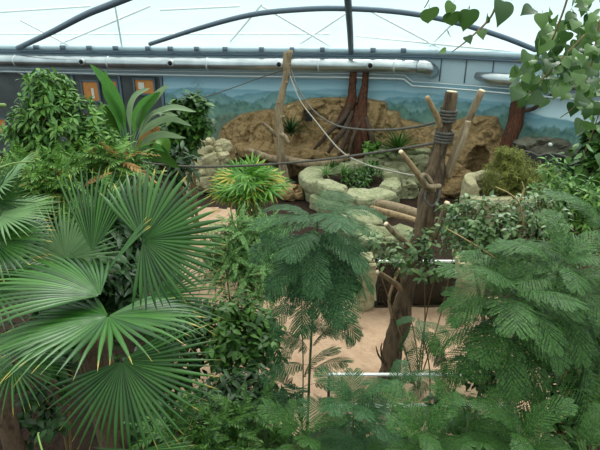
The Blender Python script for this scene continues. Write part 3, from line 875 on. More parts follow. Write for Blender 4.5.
branch([P(383, 362, 6.6), P(378, 354, 6.55), P(376, 346, 6.5)], [.03, .022, .01], M['wood_dark'], None, root)
branch([P(392, 318, 6.75), P(389, 300, 6.7), P(394, 282, 6.75), P(400, 268, 6.85)], [.03, .032, .03, .03], M['wood_warm'], None, root)

def slim_pole():
    b0 = G(285, 187, 0); Y = b0.y
    root = empty('climbing_pole', b0, 'tall slim driftwood pole with a forked top and short side stubs', 'pole')
    k = [(284, 176), (281, 150), (279, 130), (279, 110), (283, 92), (286, 76), (290, 50)]
    mb = MB(); tube(mb, [b0] + [P(x, y, Y) for x, y in k], [.15, .15, .14, .13, .12, .125, .11, .09], 16, 8, 0.3); mb.build('trunk', M['wood_pale'], root)
    branch([P(287, 76, Y), P(285, 62, Y - .1), P(285, 52, Y - .1)], [0.140, 0.112, 0.084], M['wood_pale'], None, root)
    branch([P(279, 138, Y), P(271, 130, Y - .2), P(262, 122, Y - .3)], [0.126, 0.098, 0.056], M['wood_pale'], None, root)
    branch([P(280, 134, Y), P(285, 136, Y - .3), P(289, 143, Y - .4)], [0.112, 0.098, 0.070], M['wood_pale'], None, root)
    for x, y, d in ((285, 84, 1), (280, 104, -1), (288, 66, 1), (281, 118, 1)):
        branch([P(x - d * 2, y, Y), P(x + d * 3.2, y - 2, Y - .12)], [0.084, 0.049], M['wood_pale'], None, root, 'knot')
    return Y
YP = slim_pole()

def log(label, pts, r, mat, name='log', cut=True):
    root = empty(name, (pts[0] + pts[-1]) / 2, label, 'log')
    mb = MB(); tube(mb, pts, r, 12, 6, 0.1, seed=pts[0].x); mb.build('trunk', mat, root)
    rr = r if not hasattr(r, '__len__') else r[0]
    if cut: cut_end(root, pts[0], pts[0] - pts[1], rr)
    return root
log('thick pale fallen log behind the climbing trunk, upper of two', [P(377, 203, 12.6), P(395, 207, 12.2), P(415, 213, 11.6), P(432, 219, 11.0)], [.12, .13, .12, .11], M['wood'])
log('thinner tan fallen log behind the climbing trunk, lower of two', [P(372, 208, 11.8), P(390, 213, 11.4), P(408, 218, 10.9), P(424, 223, 10.5)], [.07, .08, .07, .06], M['wood_warm'])
log('pale crooked driftwood branch lying on the cliff ledge', [P(247, 149, 17.4), P(258, 154, 17.4), P(270, 158, 17.5), P(281, 160, 17.5)], [.07, .12, .12, .12], M['wood_pale'], 'driftwood', False)
log('long grey driftwood log along the ledge between pole and ring planter', [P(284, 159, 17.4), P(305, 163, 17.3), P(328, 163, 17.2), P(350, 156, 17.2)], [.13, .14, .13, .1], M['wood'], 'driftwood', False)

# ------------------------------------------------------------------ ropes
def rope(label, pts, r, mat, cat='rope', coils=()):
    root = empty('rope', (pts[0] + pts[-1]) / 2, label, cat)
    mb = MB(); tube(mb, pts, r, 8, 8); mb.build('line', mat, root)
    for c, d, R, n in coils:
        mb = MB(); d = d.normalized(); u = d.cross(Vector((0, 1, 0.2))).normalized(); v2 = d.cross(u); q = []
        for i in range(int(n * 14) + 1):
            a = 2 * PI * i / 14; q.append(c + u * math.cos(a) * R + v2 * math.sin(a) * R + d * ((i / 14 - n / 2) * r * 2.1))
        tube(mb, q, r, 6, 1, smoothp=False); mb.build('binding', mat, root)
ax = tp[-1] - tp[-3]
rope('dark grey rope sagging from the slim pole to the upper binding on the climbing trunk', [P(291, 70, YP - .15), P(298, 88, 16), P(313, 110, 14.4), P(333, 124, 12.4), P(355, 129, 10.8), P(385, 130, 9.2), P(415, 127, 8.0), P(441, 121, 7.05)], .021, M['rope_dark'], 'rope', [(P(448, 115, 7.1), ax, .11, 4)])
rope('pale rope slanting from the slim pole down behind the ring planter to the trunk', [P(290, 76, YP - .15), P(300, 100, 15.6), P(318, 124, 13.4), P(340, 150, 11.4), P(362, 163, 10), P(395, 172, 8.4), P(427, 178, 7.1)], .017, M['rope'])
rope('long dark cable crossing the view from the left greenery to the lower trunk binding', [P(84, 146, 8.6), P(110, 158, 8.9), P(180, 166, 9.0), P(240, 166, 8.9), P(310, 161, 8.4), P(380, 152, 7.7), P(442, 142, 7.05)], .02, M['rope_dark'], 'cable', [(P(444, 136, 7.1), ax, .125, 4)])
rope('thin dark wire from the slim pole top up to the duct at left', [P(284, 70, YP), P(262, 77, YP + .4), P(235, 87, YP + .3), P(205, 97, YP), P(178, 105, YP - .4)], .018, M['rope_dark'], 'wire')
rope('dark rope loop hanging from the trunk binding', [P(440, 190, 6.85), P(438, 200, 6.75), P(432, 206, 6.75), P(425, 200, 6.78), P(426, 190, 6.85)], .018, M['rope_dark'])

# ------------------------------------------------------------------ black hammock at right
def hammock():
    root = empty('hammock', (P(548, 160, 12.6).x, 12.6, P(548, 160, 12.6).z), 'black net hammock strung below the mural at right', 'hammock')
    mb = MB(); V = []; Fc = []; nx, ny = 26, 10
    for j in range(ny + 1):
        for i in range(nx + 1):
            u, v = i / nx, j / ny
            px = 515 + 68 * u; top = 156 - 7 * math.sin(min(1, u * 3) * PI) * (u < .34) + 2.5 * math.sin(u * 9)
            py = top + v * (9 + 5 * math.sin(u * PI)); V.append(tuple(P(px, py, 13.7 - 0.9 * math.sin(v * PI * .5))))
    for j in range(ny):
        for i in range(nx): q = j * (nx + 1) + i; Fc.append((q, q + 1, q + nx + 2, q + nx + 1))
    mb.add(V, Fc); mb.build('net', M['net'], root)
    mb = MB(); tube(mb, [Vector(V[i]) for i in range(nx + 1)], .03, 6, 1, smoothp=False); mb.build('edge_rope', M['rope_dark'], root)
    for px in (515, 583):
        a = P(px, 156, 13.7); mb = MB(); tube(mb, [a, Vector((a.x, a.y, 0))], .05, 8, 1, smoothp=False); mb.build('post', M['wood_dark'], root)
hammock()
# painted-stone outcrop with a small white lamp behind the hammock
rock_col('boulder', (W(545, 150, .5).x, W(545, 150, .5).y, 0), (2.2, 0.9, 2.15), 'dark grey-brown rock outcrop at the foot of the mural behind the hammock', M['dark_rock'], 0.14, 1.6, 31, 0.5)
p = W(550, 144, 1.05); mb = MB(); tube(mb, [p, p + Vector((-.03, -.1, 0))], [.05, .055], 12, 1, smoothp=False); tag(mb.build('wall_lamp', M['white_rail']), 'small round white lamp on the dark rock outcrop at right', 'lamp')
# ------------------------------------------------------------------ plants: generators
T_OV = leaf_tmpl(0.5, 5, 0.2, 0.25, 0.4)
T_LAN = leaf_tmpl(0.26, 5, 0.25, 0.3, 0.4)
T_HEART = leaf_tmpl(0.82, 16, 0.16, 0.28, 0.24, 0.2, 1.25, 0.7)
T_STRAP = leaf_tmpl(0.085, 6, 0.4, 0.35, 0.3, 0.0)
T_NEEDLE = leaf_tmpl(0.16, 3, 0.3, 0.3, 0.4, 0.0)


def rv(rnd):
    while True:
        v = Vector((rnd.uniform(-1, 1), rnd.uniform(-1, 1), rnd.uniform(-1, 1)))
        if 0.05 < v.length < 1: return v.normalized()


def bush(name, label, cat, base, blobs, tmpl, size, mat, stem_mat, cluster=6, droop=0.3, seed=0, group=None, stem_r=0.03, twig=0.12, shell=0.45, upb=0.5, nbr=0.35, extra=None, spread=0.85):
    """blobs: (centre, (rx,ry,rz), clusters)"""
    rnd = random.Random(seed); base = Vector(base)
    root = empty(name, base, label, cat, group)
    mb = MB(); tw = MB(); items = []; ex = []
    for c, rad, n in blobs:
        c = Vector(c); R3 = Vector(rad)
        hub = c + Vector((0, 0, -rad[2] * 0.7))
        mid = base.lerp(hub, 0.5) + Vector((rnd.uniform(-.08, .08), rnd.uniform(-.08, .08), 0))
        tube(tw, [base + Vector((rnd.uniform(-.05, .05), rnd.uniform(-.05, .05), 0)), mid, hub, c], [stem_r, stem_r * .8, stem_r * .6, stem_r * .35], 6, 5)
        for i in range(n):
            d = rv(rnd)
            if d.z < -0.5 and rnd.random() < .5: d.z = -d.z
            r = rnd.random() ** shell
            p = c + Vector((d.x * R3.x, d.y * R3.y, d.z * R3.z)) * r
            out = (Vector((d.x, d.y, d.z * 0.6)) * 0.8 + Vector((0, 0, upb)) + rv(rnd) * 0.4).normalized()
            if rnd.random() < nbr:
                q = hub.lerp(c, rnd.random())
                tube(tw, [q, q.lerp(p, 0.5) + Vector((0, 0, 0.04)), p], [stem_r * .35, stem_r * .25, stem_r * .12], 5, 3)
            s0 = size * rnd.uniform(0.8, 1.15)
            e1 = out.orthogonal().normalized(); e2 = out.cross(e1)
            a0 = rnd.uniform(0, 6.28)
            for k in range(cluster):
                a = a0 + k * 2.4; h = (k + 0.5) / cluster
                o = p + out * (twig * (h - 0.5) * 2)
                side = e1 * math.cos(a) + e2 * math.sin(a)
                ld = (side * spread + out * (0.25 + 0.5 * h) + Vector((0, 0, -droop * rnd.uniform(.5, 1.5))) + rv(rnd) * .15).normalized()
                nr = Vector((0, 0, 1)) + out * 0.5 + rv(rnd) * 0.3
                it = (o, frame3(ld, nr), s0 * rnd.uniform(.75, 1.1))
                (ex if extra and rnd.random() < extra[1] else items).append(it)
    scatter(mb, tmpl, items)
    tw.build('stems', stem_mat, root); mb.build('foliage', mat, root, True)
    if ex: m2 = MB(); scatter(m2, tmpl, ex); m2.build('faded_foliage', extra[0], root, True)
    return root


def rosette(name, label, cat, base, n, L, tmpl, mat, seed=0, h=0.1, up=(0.1, 1.3), group=None, trunk_mat=None):
    rnd = random.Random(seed); base = Vector(base); root = empty(name, base, label, cat, group); mb = MB(); items = []
    for i in range(n):
        a = i * 2.39996; e = up[0] + (up[1] - up[0]) * (1 - (i + .5) / n) ** 0.8
        e += rnd.uniform(-.12, .12)
        e = PI / 2 - (PI / 2 - up[0]) * ((i + .5) / n) ** .7 + rnd.uniform(-.1, .1)
        d = Vector((math.cos(a) * math.cos(e), math.sin(a) * math.cos(e), math.sin(e)))
        items.append((base + Vector((0, 0, h)), frame3(d, Vector((-d.x, -d.y, 1.2))), L * rnd.uniform(.8, 1.1)))
    scatter(mb, tmpl, items); mb.build('foliage', mat, root, True)
    mb = MB(); tube(mb, [base, base + Vector((0, 0, h + .02))], [.05, .045], 8, 2, smoothp=False); mb.build('stem', trunk_mat or M['fibre'], root)
    return root


# ------------------------------------------------------------------ fan palm in the left foreground
FANS = [tmpl_mesh(f'fan_{i}', fan_tmpl(*a, seed=i), M['palm'], True) for i, a in enumerate([
    (38, 240, .62, .70, .10, .075, .10), (42, 310, .42, .70, .2, .075, .14), (38, 300, .46, .70, .18, .07, .10), (16, 62, .55, .8, .05, .075, .25), (36, 200, .48, .7, .14, .075, .1), (26, 130, .45, .7, .2, .075, .1), (40, 310, .42, .7, .03, .075, .03)])]
FANP = tmpl_mesh('fan_pale', fan_tmpl(38, 240, .45, .4, .1, .075, .12, seed=9), M['palm_light'], True)


def fan_palm(label, base, crown, fronds, trunk_r, top_r):
    root = empty('fan_palm', base, label, 'palm')
    mb = MB(); b0 = Vector(base); c0 = Vector(crown)
    tube(mb, [b0, b0.lerp(c0, .4) + Vector((.03, 0, 0)), b0.lerp(c0, .8), c0], [trunk_r, trunk_r * .9, trunk_r, top_r], 20, 10, 0.12); mb.build('trunk', M['fibre'], root)
    for px, py, Y, ax, nr, rpx, me in fronds:
        hub = P(px, py, Y); s = mpp(px, py, Y) * rpx
        A = cv(*ax); N = cv(*nr)
        o = place(me, 'frond', root, hub, frame3(A, N), s)
        # petiole from crown to hub
        mb = MB(); d = (hub - c0); L = d.length
        m1 = c0 + d * .5 + Vector((0, 0, 0.06 * L))
        inv = o.matrix_local.copy()
        pts = [c0 - d.normalized() * .02, m1, hub - A * 0.01, hub + A * 0.05]
        tube(mb, pts, [.017, .013, .010, .006], 6, 6)
        po = mb.build('petiole', M['petiole'], None); po.parent = o
        Mw = Matrix.Translation(po.location); rootM = Matrix.Translation(root.location)
        po.location = (0, 0, 0); po.matrix_parent_inverse = Matrix(); po.matrix_local = (rootM @ o.matrix_local).inverted() @ Mw
    return root

cr = P(92, 335, 3.35)
fan_palm('tall fan palm with big yellow-tipped leaves and fibrous brown trunk in the left foreground', (cr.x + .02, 3.42, 0), cr, [
    (143, 240, 3.25, (.94, .34, .1), (-.15, .12, .95), 82, FANS[0]),       # big round fan facing us
    (108, 316, 2.95, (.06, -.2, .97), (-.02, 1, .06), 104, FANS[6]),         # broad flat fan, seen from above
    (122, 361, 2.85, (.45, -.86, .2), (-.05, .34, .92), 98, FANS[4]),        # lower fan
    (100, 296, 3.1, (-.86, .45, -.1), (.2, .9, .3), 112, FANS[5]),         # left, sweeping up and away
    (90, 322, 3.0, (-.95, .0, .3), (-.1, .97, .12), 106, FANS[5]),            # left, low
    (92, 252, 3.5, (.05, .98, -.1), (.2, .05, .95), 90, FANS[3]),            # upright, half folded
    (150, 298, 3.35, (.96, .05, .1), (.0, .6, .8), 76, FANS[5]),             # right, below the big one
    (66, 258, 3.75, (-.45, .86, 0), (.1, .2, .95), 62, FANP),                # pale fan behind
    (13, 366, 2.9, (.15, -.3, .9), (.05, .97, .15), 62, FANS[1]),             # small lower-left
    (142, 450, 2.7, (.1, -.8, .2), (0, .3, .95), 56, FANS[4]),
    (104, 275, 3.15, (.62, .78, .1), (-.6, .5, .6), 72, tmpl_mesh('fan_spear', fan_tmpl(12, 16, .9, .5, .02, .05, .1, seed=5), M['palm'], True)),
], .13, .11)
cr2 = P(-40, 250, 4.0)
fan_palm('second fan palm leaning in from the left edge with pale splayed leaves', (cr2.x - .1, 4.05, 0), cr2, [
    (0, 186, 3.8, (.6, .45, .3), (-.1, .75, .6), 52, FANP),
    (0, 216, 3.6, (.9, .0, .35), (-.1, .8, .5), 60, FANP),
    (-6, 200, 3.7, (.2, .95, .1), (.1, .3, .95), 42, FANS[2]),
    (-8, 240, 3.5, (.7, -.3, .4), (.0, .7, .6), 60, FANS[0]),
    (-8, 285, 3.3, (.8, -.2, .45), (.0, .75, .55), 66, FANS[1]),
], .11, .10)

# ------------------------------------------------------------------ feathery saplings
FE = [feather_tmpl(15, 14, .38, .17, 58, .022, .036, 0), feather_tmpl(14, 13, .34, .24, 54, .022, .036, 1), feather_tmpl(16, 14, .40, .12, 60, .021, .034, 2)]
FEM = {k: [tmpl_mesh(f'{k}_{i}', t, M[k], smooth=False) for i, t in enumerate(FE)] for k in ('feather', 'feather_deep')}


def feathery(label, stem, r, leaves, mat='feather', seed=0, group=None, cat='sapling', name='feathery_sapling'):
    """leaves: (base point, tip point, hint)"""
    rnd = random.Random(seed); root = empty(name, stem[0], label, cat, group)
    mb = MB(); tube(mb, stem, r, 8, 6); mb.build('stem', M['feather_stem'], root)
    for i, (a, t) in enumerate(leaves):
        a = Vector(a); t = Vector(t); d = t - a
        up = Vector((rnd.uniform(-.25, .25), rnd.uniform(-.25, .25) - .1, 1))
        if abs(d.normalized().z) > .85: up = Vector((d.x, d.y, 0)).normalized() + Vector((0, -0.6, .3))
        me = FEM[mat][rnd.randrange(3)]
        place(me, 'leaf', root, a, frame3(d, up), d.length)
    return root


def whorl(stem, n, t0, t1, L, e0, e1, seed=0, tocam=0.0, el_out=None):
    """leaves around the top of a stem: elevation e0 at t0 to e1 at t1 (radians, chord direction)"""
    rnd = random.Random(seed); cr_ = crom(stem, 10); out = []
    for i in range(n):
        t = t0 + (t1 - t0) * (i + .5) / n; p = cr_[int(t * (len(cr_) - 1))]
        a = i * 2.39996 + seed; e = e0 + (e1 - e0) * (i + .5) / n + rnd.uniform(-.12, .12)
        d = Vector((math.cos(a) * math.cos(e), math.sin(a) * math.cos(e) - tocam, math.sin(e))).normalized()
        out.append((p, p + d * L * rnd.uniform(.85, 1.1)))
    return out

b0 = P(305, 440, 4.0); b0.z = 0; b0.y = 4.15
st = [b0, P(309, 385, 4.2), P(314, 290, 4.3), P(318, 208, 4.4)]
lv = whorl(st, 22, .66, 1.0, .62, -.8, .22, 1, .15)
pp = lambda x, y, Y: P(x, y, Y)
lv += [(pp(318, 219, 4.4), pp(266, 236, 4.2)), (pp(318, 219, 4.4), pp(256, 222, 4.3)), (pp(318, 215, 4.4), pp(362, 262, 4.1)), (pp(318, 220, 4.4), pp(300, 290, 4.0)), (pp(318, 218, 4.4), pp(345, 300, 4.0)), (pp(317, 230, 4.4), pp(272, 290, 4.1)),
       (pp(318, 218, 4.4), pp(366, 228, 4.2)), (pp(317, 240, 4.35), pp(322, 310, 3.9)), (pp(316, 235, 4.35), pp(352, 290, 4.1)),
       (pp(311, 350, 4.2), pp(345, 325, 4.1)), (pp(311, 352, 4.2), pp(280, 335, 4.1)), (pp(310, 372, 4.2), pp(345, 362, 4.0)), (pp(310, 365, 4.2), pp(266, 380, 4.0)), (pp(312, 330, 4.25), pp(350, 338, 4.3)),
       (pp(309, 385, 4.2), pp(262, 415, 3.9)), (pp(309, 385, 4.2), pp(350, 395, 4.0))]
feathery('tall blue-green feathery sapling with a drooping umbrella crown in the middle', st, [.018, .014, .011, .006], lv, 'feather', 1)
# second, thinner stem beside it
b1 = P(300, 440, 4.4); b1.z = 0
st = [Vector((b1.x, 4.45, 0)), P(303, 390, 4.5), P(302, 320, 4.6), P(299, 262, 4.7)]
feathery('slender pale feathery sapling close behind the left side of the umbrella-crowned one', st, [.01, .008, .006, .004], whorl(st, 10, .6, 1, .42, -.4, .7, 4, .1) + [(pp(303, 390, 4.5), pp(272, 352, 4.4)), (pp(303, 385, 4.5), pp(335, 350, 4.5))], 'feather', 3)

# low centre clump
def clump(label, base_px, Y, tops, L, n, mat, seed, r=.012, e=(-.35, .8)):
    for_ = []
    b = P(*base_px, Y); b = Vector((b.x, Y, 0))
    st = [b, b.lerp(P(*tops, Y), .5) + Vector((.02, 0, 0)), P(*tops, Y)]
    return feathery(label, st, [r * 1.4, r, r * .5], whorl(st, n, .72, 1.0, L, e[0], e[1], seed, .2), mat, seed, None)
clump('low feathery sapling at the bottom centre, before the left end of the low clear screen', (352, 440), 3.25, (354, 396), .44, 22, 'feather', 11)
clump('small sparse feathery sapling right in front of the climbing trunk foot', (372, 440), 3.6, (398, 372), .36, 9, 'feather', 12)
clump('feathery sapling at the bottom edge below the left side of the umbrella-crowned one', (300, 470), 3.0, (300, 425), .36, 16, 'feather_deep', 13)
clump('feathery sapling at the bottom edge just below the right part of the low clear screen', (420, 470), 2.9, (425, 425), .40, 20, 'feather_deep', 14)
# thin sapling in front of the sand
bs = P(434, 420, 5.0); st = [Vector((bs.x, 5.0, 0)), P(430, 380, 5.0), P(425, 345, 5.05), P(418, 318, 5.1)]
feathery('thin wilting sapling with hanging leaflets in front of the sand, right of the trunk', st, [.011, .009, .007, .004],
         [(P(420, 322, 5.1), P(447, 332, 5.0)), (P(420, 322, 5.1), P(404, 350, 5.0)), (P(421, 326, 5.1), P(440, 362, 4.9)), (P(424, 342, 5.1), P(408, 378, 4.9)), (P(424, 340, 5.1), P(446, 375, 4.9)), (P(419, 320, 5.1), P(398, 322, 5.1)), (P(419, 318, 5.1), P(424, 338, 4.8)), (P(429, 372, 5.0), P(458, 376, 4.9)), (P(430, 380, 5.0), P(412, 396, 4.9)), (P(430, 390, 5.0), P(452, 400, 4.9))], 'feather', 5)
# right-hand mass
bs = P(470, 450, 3.6); st = [Vector((bs.x, 3.6, 0)), P(478, 400, 3.65), P(498, 335, 3.7), P(512, 285, 3.8)]
lv = whorl(st, 20, .7, 1, .62, -.55, .6, 21, .15) + [(P(506, 305, 3.75), P(455, 320, 3.6)), (P(508, 300, 3.75), P(548, 360, 3.5)), (P(503, 315, 3.7), P(470, 372, 3.4)), (P(500, 325, 3.7), P(540, 400, 3.4)), (P(498, 335, 3.7), P(450, 372, 3.5)), (P(490, 355, 3.7), P(500, 430, 3.3)), (P(494, 345, 3.7), P(520, 395, 3.3)), (P(486, 370, 3.7), P(440, 385, 3.6)), (P(510, 290, 3.8), P(452, 296, 3.7))]
feathery('large green feathery sapling with long arching leaves, right of the sand', st, [.02, .016, .012, .006], lv, 'feather_deep', 21)
bs = P(545, 450, 3.9); st = [Vector((bs.x, 3.9, 0)), P(546, 380, 3.95), P(552, 310, 4.0), P(560, 262, 4.05)]
lv = whorl(st, 20, .66, 1, .62, -.5, .6, 25, .15) + [(P(558, 275, 4.05), P(595, 335, 3.8)), (P(556, 285, 4.05), P(540, 360, 3.7)), (P(556, 290, 4.05), P(600, 300, 3.9)), (P(552, 310, 4.0), P(585, 380, 3.7)), (P(558, 270, 4.05), P(505, 282, 3.9)), (P(550, 330, 4.0), P(590, 420, 3.6)), (P(548, 350, 4.0), P(515, 420, 3.6))]
feathery('tall feathery sapling at right, behind the large arching one', st, [.02, .016, .012, .006], lv, 'feather_deep', 25)
bs = P(600, 450, 4.4); st = [Vector((bs.x, 4.5, 0)), P(598, 380, 4.5), P(600, 290, 4.6), P(604, 215, 4.7)]
feathery('feathery sapling cut by the right edge of the view, its top reaching highest', st, [.02, .016, .012, .006], whorl(st, 26, .45, 1, .66, -.5, .6, 27, .1), 'feather_deep', 27)
clump('feathery sapling low at the bottom right of the large arching one', (525, 480), 2.9, (520, 425), .42, 18, 'feather_deep', 31)
clump('feathery sapling in the bottom right corner with sparse leaves', (590, 480), 2.9, (585, 440), .36, 9, 'feather_deep', 32)
clump('low feathery sapling at the bottom, between the thin wilting and the large arching saplings', (462, 470), 3.1, (468, 420), .42, 18, 'feather_deep', 33)

# ------------------------------------------------------------------ left and middle shrubs
def blob(px, py, Y, rx, ry, n, dz=None):   # pixel radii
    s = mpp(px, py, Y); return (P(px, py, Y), (rx * s, (dz or rx * s * .8), ry * s), n)
def gb(px, py, Y): p = P(px, py, Y); return (p.x, Y, 0)

bush('umbrella_shrub', 'tall light green bushy shrub before the dark facade at upper left', 'shrub', gb(60, 170, 7.6), [blob(48, 92, 7.5, 24, 22, 90), blob(70, 122, 7.4, 36, 30, 130), blob(32, 135, 7.4, 26, 30, 110), blob(98, 150, 7.3, 24, 26, 80), blob(60, 165, 7.2, 48, 24, 120)], leaf_tmpl(.36, 4, .2, .25), .16, M['bush_bright'], M['twig'], 8, .35, 41, stem_r=.04, twig=.05, extra=(M['bush_pale'], .4))
bush('shrub', 'dense dark green shrub against the mural, right of the paddle-leaved plant', 'shrub', gb(192, 160, 13), [blob(190, 118, 13, 22, 22, 110), blob(186, 140, 13, 18, 18, 70), blob(170, 140, 12.8, 20, 24, 70)], T_OV, .27, M['bush_mid'], M['twig'], 7, .3, 42, stem_r=.05)
bush('fern_undergrowth', 'bright yellowish green ferny undergrowth below the upper-left shrub', 'fern', gb(50, 190, 6.8), [blob(30, 185, 6.6, 30, 18, 45), blob(70, 185, 6.6, 34, 18, 50), blob(110, 175, 7.0, 30, 18, 45)], pinnate_tmpl(9, .2, .3, .1, 3), .5, M['bush_bright'], M['twig'], 4, .3, 43, extra=(M['brown_leaf'], .06))
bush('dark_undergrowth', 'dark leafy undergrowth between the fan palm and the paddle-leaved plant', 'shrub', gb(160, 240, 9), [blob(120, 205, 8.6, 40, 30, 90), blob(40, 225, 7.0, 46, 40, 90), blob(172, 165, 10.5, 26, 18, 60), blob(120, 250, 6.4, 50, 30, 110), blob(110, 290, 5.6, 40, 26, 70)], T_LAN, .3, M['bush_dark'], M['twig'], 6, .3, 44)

def paddle_plant():
    Y = 8.2; base = gb(135, 200, Y)
    root = empty('paddle_leaved_plant', base, 'banana-like plant with long paddle leaves in front of the facade windows', 'plant')
    c = P(130, 168, Y)
    mb = MB(); tube(mb, [Vector(base), c + Vector((0, 0, -.6)), c], [.11, .09, .06], 10, 5); mb.build('stem', M['petiole'], root)
    defs = [  # pixel path, half width px, material
        ([(130, 168), (127, 135), (120, 108), (108, 85), (90, 64)], 5, 'banana'), ([(130, 168), (124, 135), (118, 112), (108, 92), (106, 70)], 4.5, 'banana'),
        ([(128, 170), (122, 140), (114, 118), (102, 112), (98, 132)], 6, 'banana'), ([(132, 168), (134, 140), (142, 115), (156, 96), (168, 84)], 3.4, 'grey_leaf'),
        ([(132, 168), (138, 140), (150, 118), (172, 108), (196, 112)], 3.4, 'grey_leaf'), ([(132, 168), (137, 142), (150, 126), (170, 118), (192, 126)], 3.4, 'grey_leaf'),
        ([(131, 168), (138, 150), (152, 140), (164, 142), (168, 154)], 6, 'bush_bright'), ([(131, 168), (136, 150), (146, 136), (156, 128), (150, 148)], 5, 'brown_leaf'),
        ([(130, 170), (124, 150), (112, 140), (100, 148)], 7, 'banana'), ([(131, 166), (133, 140), (138, 118), (146, 104), (160, 92)], 6, 'banana'),
        ([(131, 166), (131, 138), (130, 112), (136, 96), (150, 88)], 3.4, 'grey_leaf'), ([(132, 170), (145, 158), (162, 156), (180, 168)], 6, 'bush_mid'),
        ([(131, 168), (136, 140), (146, 122), (158, 112), (178, 116)], 3, 'grey_leaf'), ([(131, 168), (140, 146), (160, 134), (186, 138)], 3.4, 'grey_leaf'), ([(129, 168), (120, 144), (112, 122), (104, 104)], 4.5, 'bush_mid'), ([(132, 170), (142, 148), (158, 146), (172, 160)], 4, 'banana'), ([(128, 172), (116, 158), (104, 160), (94, 172)], 5, 'bush_mid')]
    rnd = random.Random(4)
    for k, (pts, hw, mt) in enumerate(defs):
        n = len(pts); dy = rnd.uniform(-.7, .3)
        P3 = crom([P(x, y, Y + dy * (i / (n - 1)) ** 1.2) for i, (x, y) in enumerate(pts)], 6); N = len(P3); s = mpp(*pts[1], Y) * hw
        V = []; Fc = []; uv = []
        for i, p in enumerate(P3):
            t = i / (N - 1); tg = (P3[min(i + 1, N - 1)] - P3[max(0, i - 1)]).normalized()
            side = tg.cross(BACK + Vector((0, 0, .5 * (-1) ** k))).normalized(); nr = side.cross(tg)
            w = .15 * s if t < .3 else s * max(.04, math.sin(min(1, (t - .3) / .25) * PI / 2)) * (1 if t < .7 else max(0, math.cos(min(1, (t - .7) / .3) * PI / 2)) ** .7)
            w = max(w, .004)
            for q in (-1, -.5, 0, .5, 1): V.append(tuple(p + side * w * q + nr * (abs(q) * w * .35)))
        for i in range(N - 1):
            for q in range(4): a = i * 5 + q; Fc.append((a, a + 1, a + 6, a + 5))
        mb = MB(); mb.add(V, Fc); o = mb.build('leaf', M[mt], root)
        if mt == 'brown_leaf': o['label'] = 'dry brown curled leaf'
paddle_plant()

# yellow-green lady palm
def lady_palm():
    rnd = random.Random(8); Y = 10.6; base = gb(250, 215, Y); root = empty('lady_palm', base, 'clump of lady palm with yellow-tipped fingered leaves, left of the feathery crown', 'palm')
    tm = fan_tmpl(7, 170, .36, .35, .22, .5, .1, seed=3, asym=.15)
    gi, yi = [], []; tw = MB(); c = P(250, 187, Y)
    for i in range(130):
        d = rv(rnd); d.z = abs(d.z) * 1.0 - .25; s = mpp(250, 190, Y)
        p = c + Vector((d.x * 29 * s, d.y * .7, d.z * 26 * s)) * rnd.random() ** .4
        q = Vector((base[0] + rnd.uniform(-.35, .35), Y + rnd.uniform(-.3, .3), 0)) 
        if i % 3 == 0: tube(tw, [q, q.lerp(p, .6) + Vector((0, 0, .15)), p], [.02, .014, .006], 5, 4)
        ld = (Vector((d.x, d.y - .25, 0)) * .9 + Vector((0, 0, rnd.uniform(-.35, .7)))).normalized()
        it = (p, frame3(ld, Vector((0, -.5, 1)) + rv(rnd) * .4), rnd.uniform(.34, .48))
        yel = (d.x < -.55 and rnd.random() < .35) or (d.x > .5 and rnd.random() < .3) or rnd.random() < .05
        (yi if yel else gi).append(it)
    m1 = MB(); scatter(m1, tm, gi); m1.build('foliage', M['rhapis'], root)
    m2 = MB(); scatter(m2, tm, yi); m2.build('yellow_foliage', M['yellow'], root)['label'] = 'yellowing fingered leaves'
    tw.build('stems', M['petiole'], root)
lady_palm()
bush('pinnate_shrub', 'pale green fine-leaved shrub on the sand, left of the feathery crown', 'shrub', gb(240, 320, 7.4), [blob(238, 240, 7.4, 24, 20, 40), blob(250, 270, 7.2, 34, 24, 62), blob(226, 262, 7.3, 20, 22, 34), blob(262, 240, 7.5, 22, 14, 24), blob(262, 296, 6.9, 22, 16, 24)], pinnate_tmpl(11, .17, .34, .14, 5), .40, M['bush_pale'], M['twig'], 4, .25, 45, stem_r=.02, twig=.08)
bush('broadleaf_shrub', 'mid green leafy shrub between the fan palm and the feathery sapling', 'shrub', gb(240, 420, 5.2), [blob(232, 318, 5.3, 32, 26, 60), blob(250, 350, 5.1, 34, 30, 70), blob(222, 350, 5.0, 26, 34, 55), blob(268, 330, 5.4, 18, 22, 30)], T_OV, .135, M['bush_mid'], M['twig'], 7, .45, 46, stem_r=.02, twig=.07, shell=.6)
bush('broadleaf_shrub', 'darker leafy shrub low down between the fan palm and the feathery sapling', 'shrub', gb(250, 470, 4.2), [blob(240, 395, 4.4, 40, 26, 75), blob(215, 415, 4.2, 30, 30, 55), blob(275, 408, 4.3, 26, 26, 40)], T_LAN, .17, M['bush_dark'], M['twig'], 7, .4, 47, stem_r=.02, twig=.07)
bush('pinnate_fern', 'low fern with paired leaflets at the bottom edge, right of the palm trunk', 'fern', gb(232, 480, 3.4), [blob(236, 440, 3.4, 40, 18, 34), blob(190, 440, 3.3, 24, 14, 14)], pinnate_tmpl(10, .2, .34, .12, 6), .36, M['bush_mid'], M['twig'], 4, .25, 48, stem_r=.012)
bush('broadleaf_shrub', 'dark shrub in shade at the bottom left corner beneath the fan palm', 'shrub', gb(40, 470, 3.6), [blob(30, 415, 4.4, 46, 26, 34), blob(150, 425, 4.0, 34, 34, 50)], T_OV, .13, M['bush_dark'], M['twig'], 6, .4, 49, stem_r=.016)
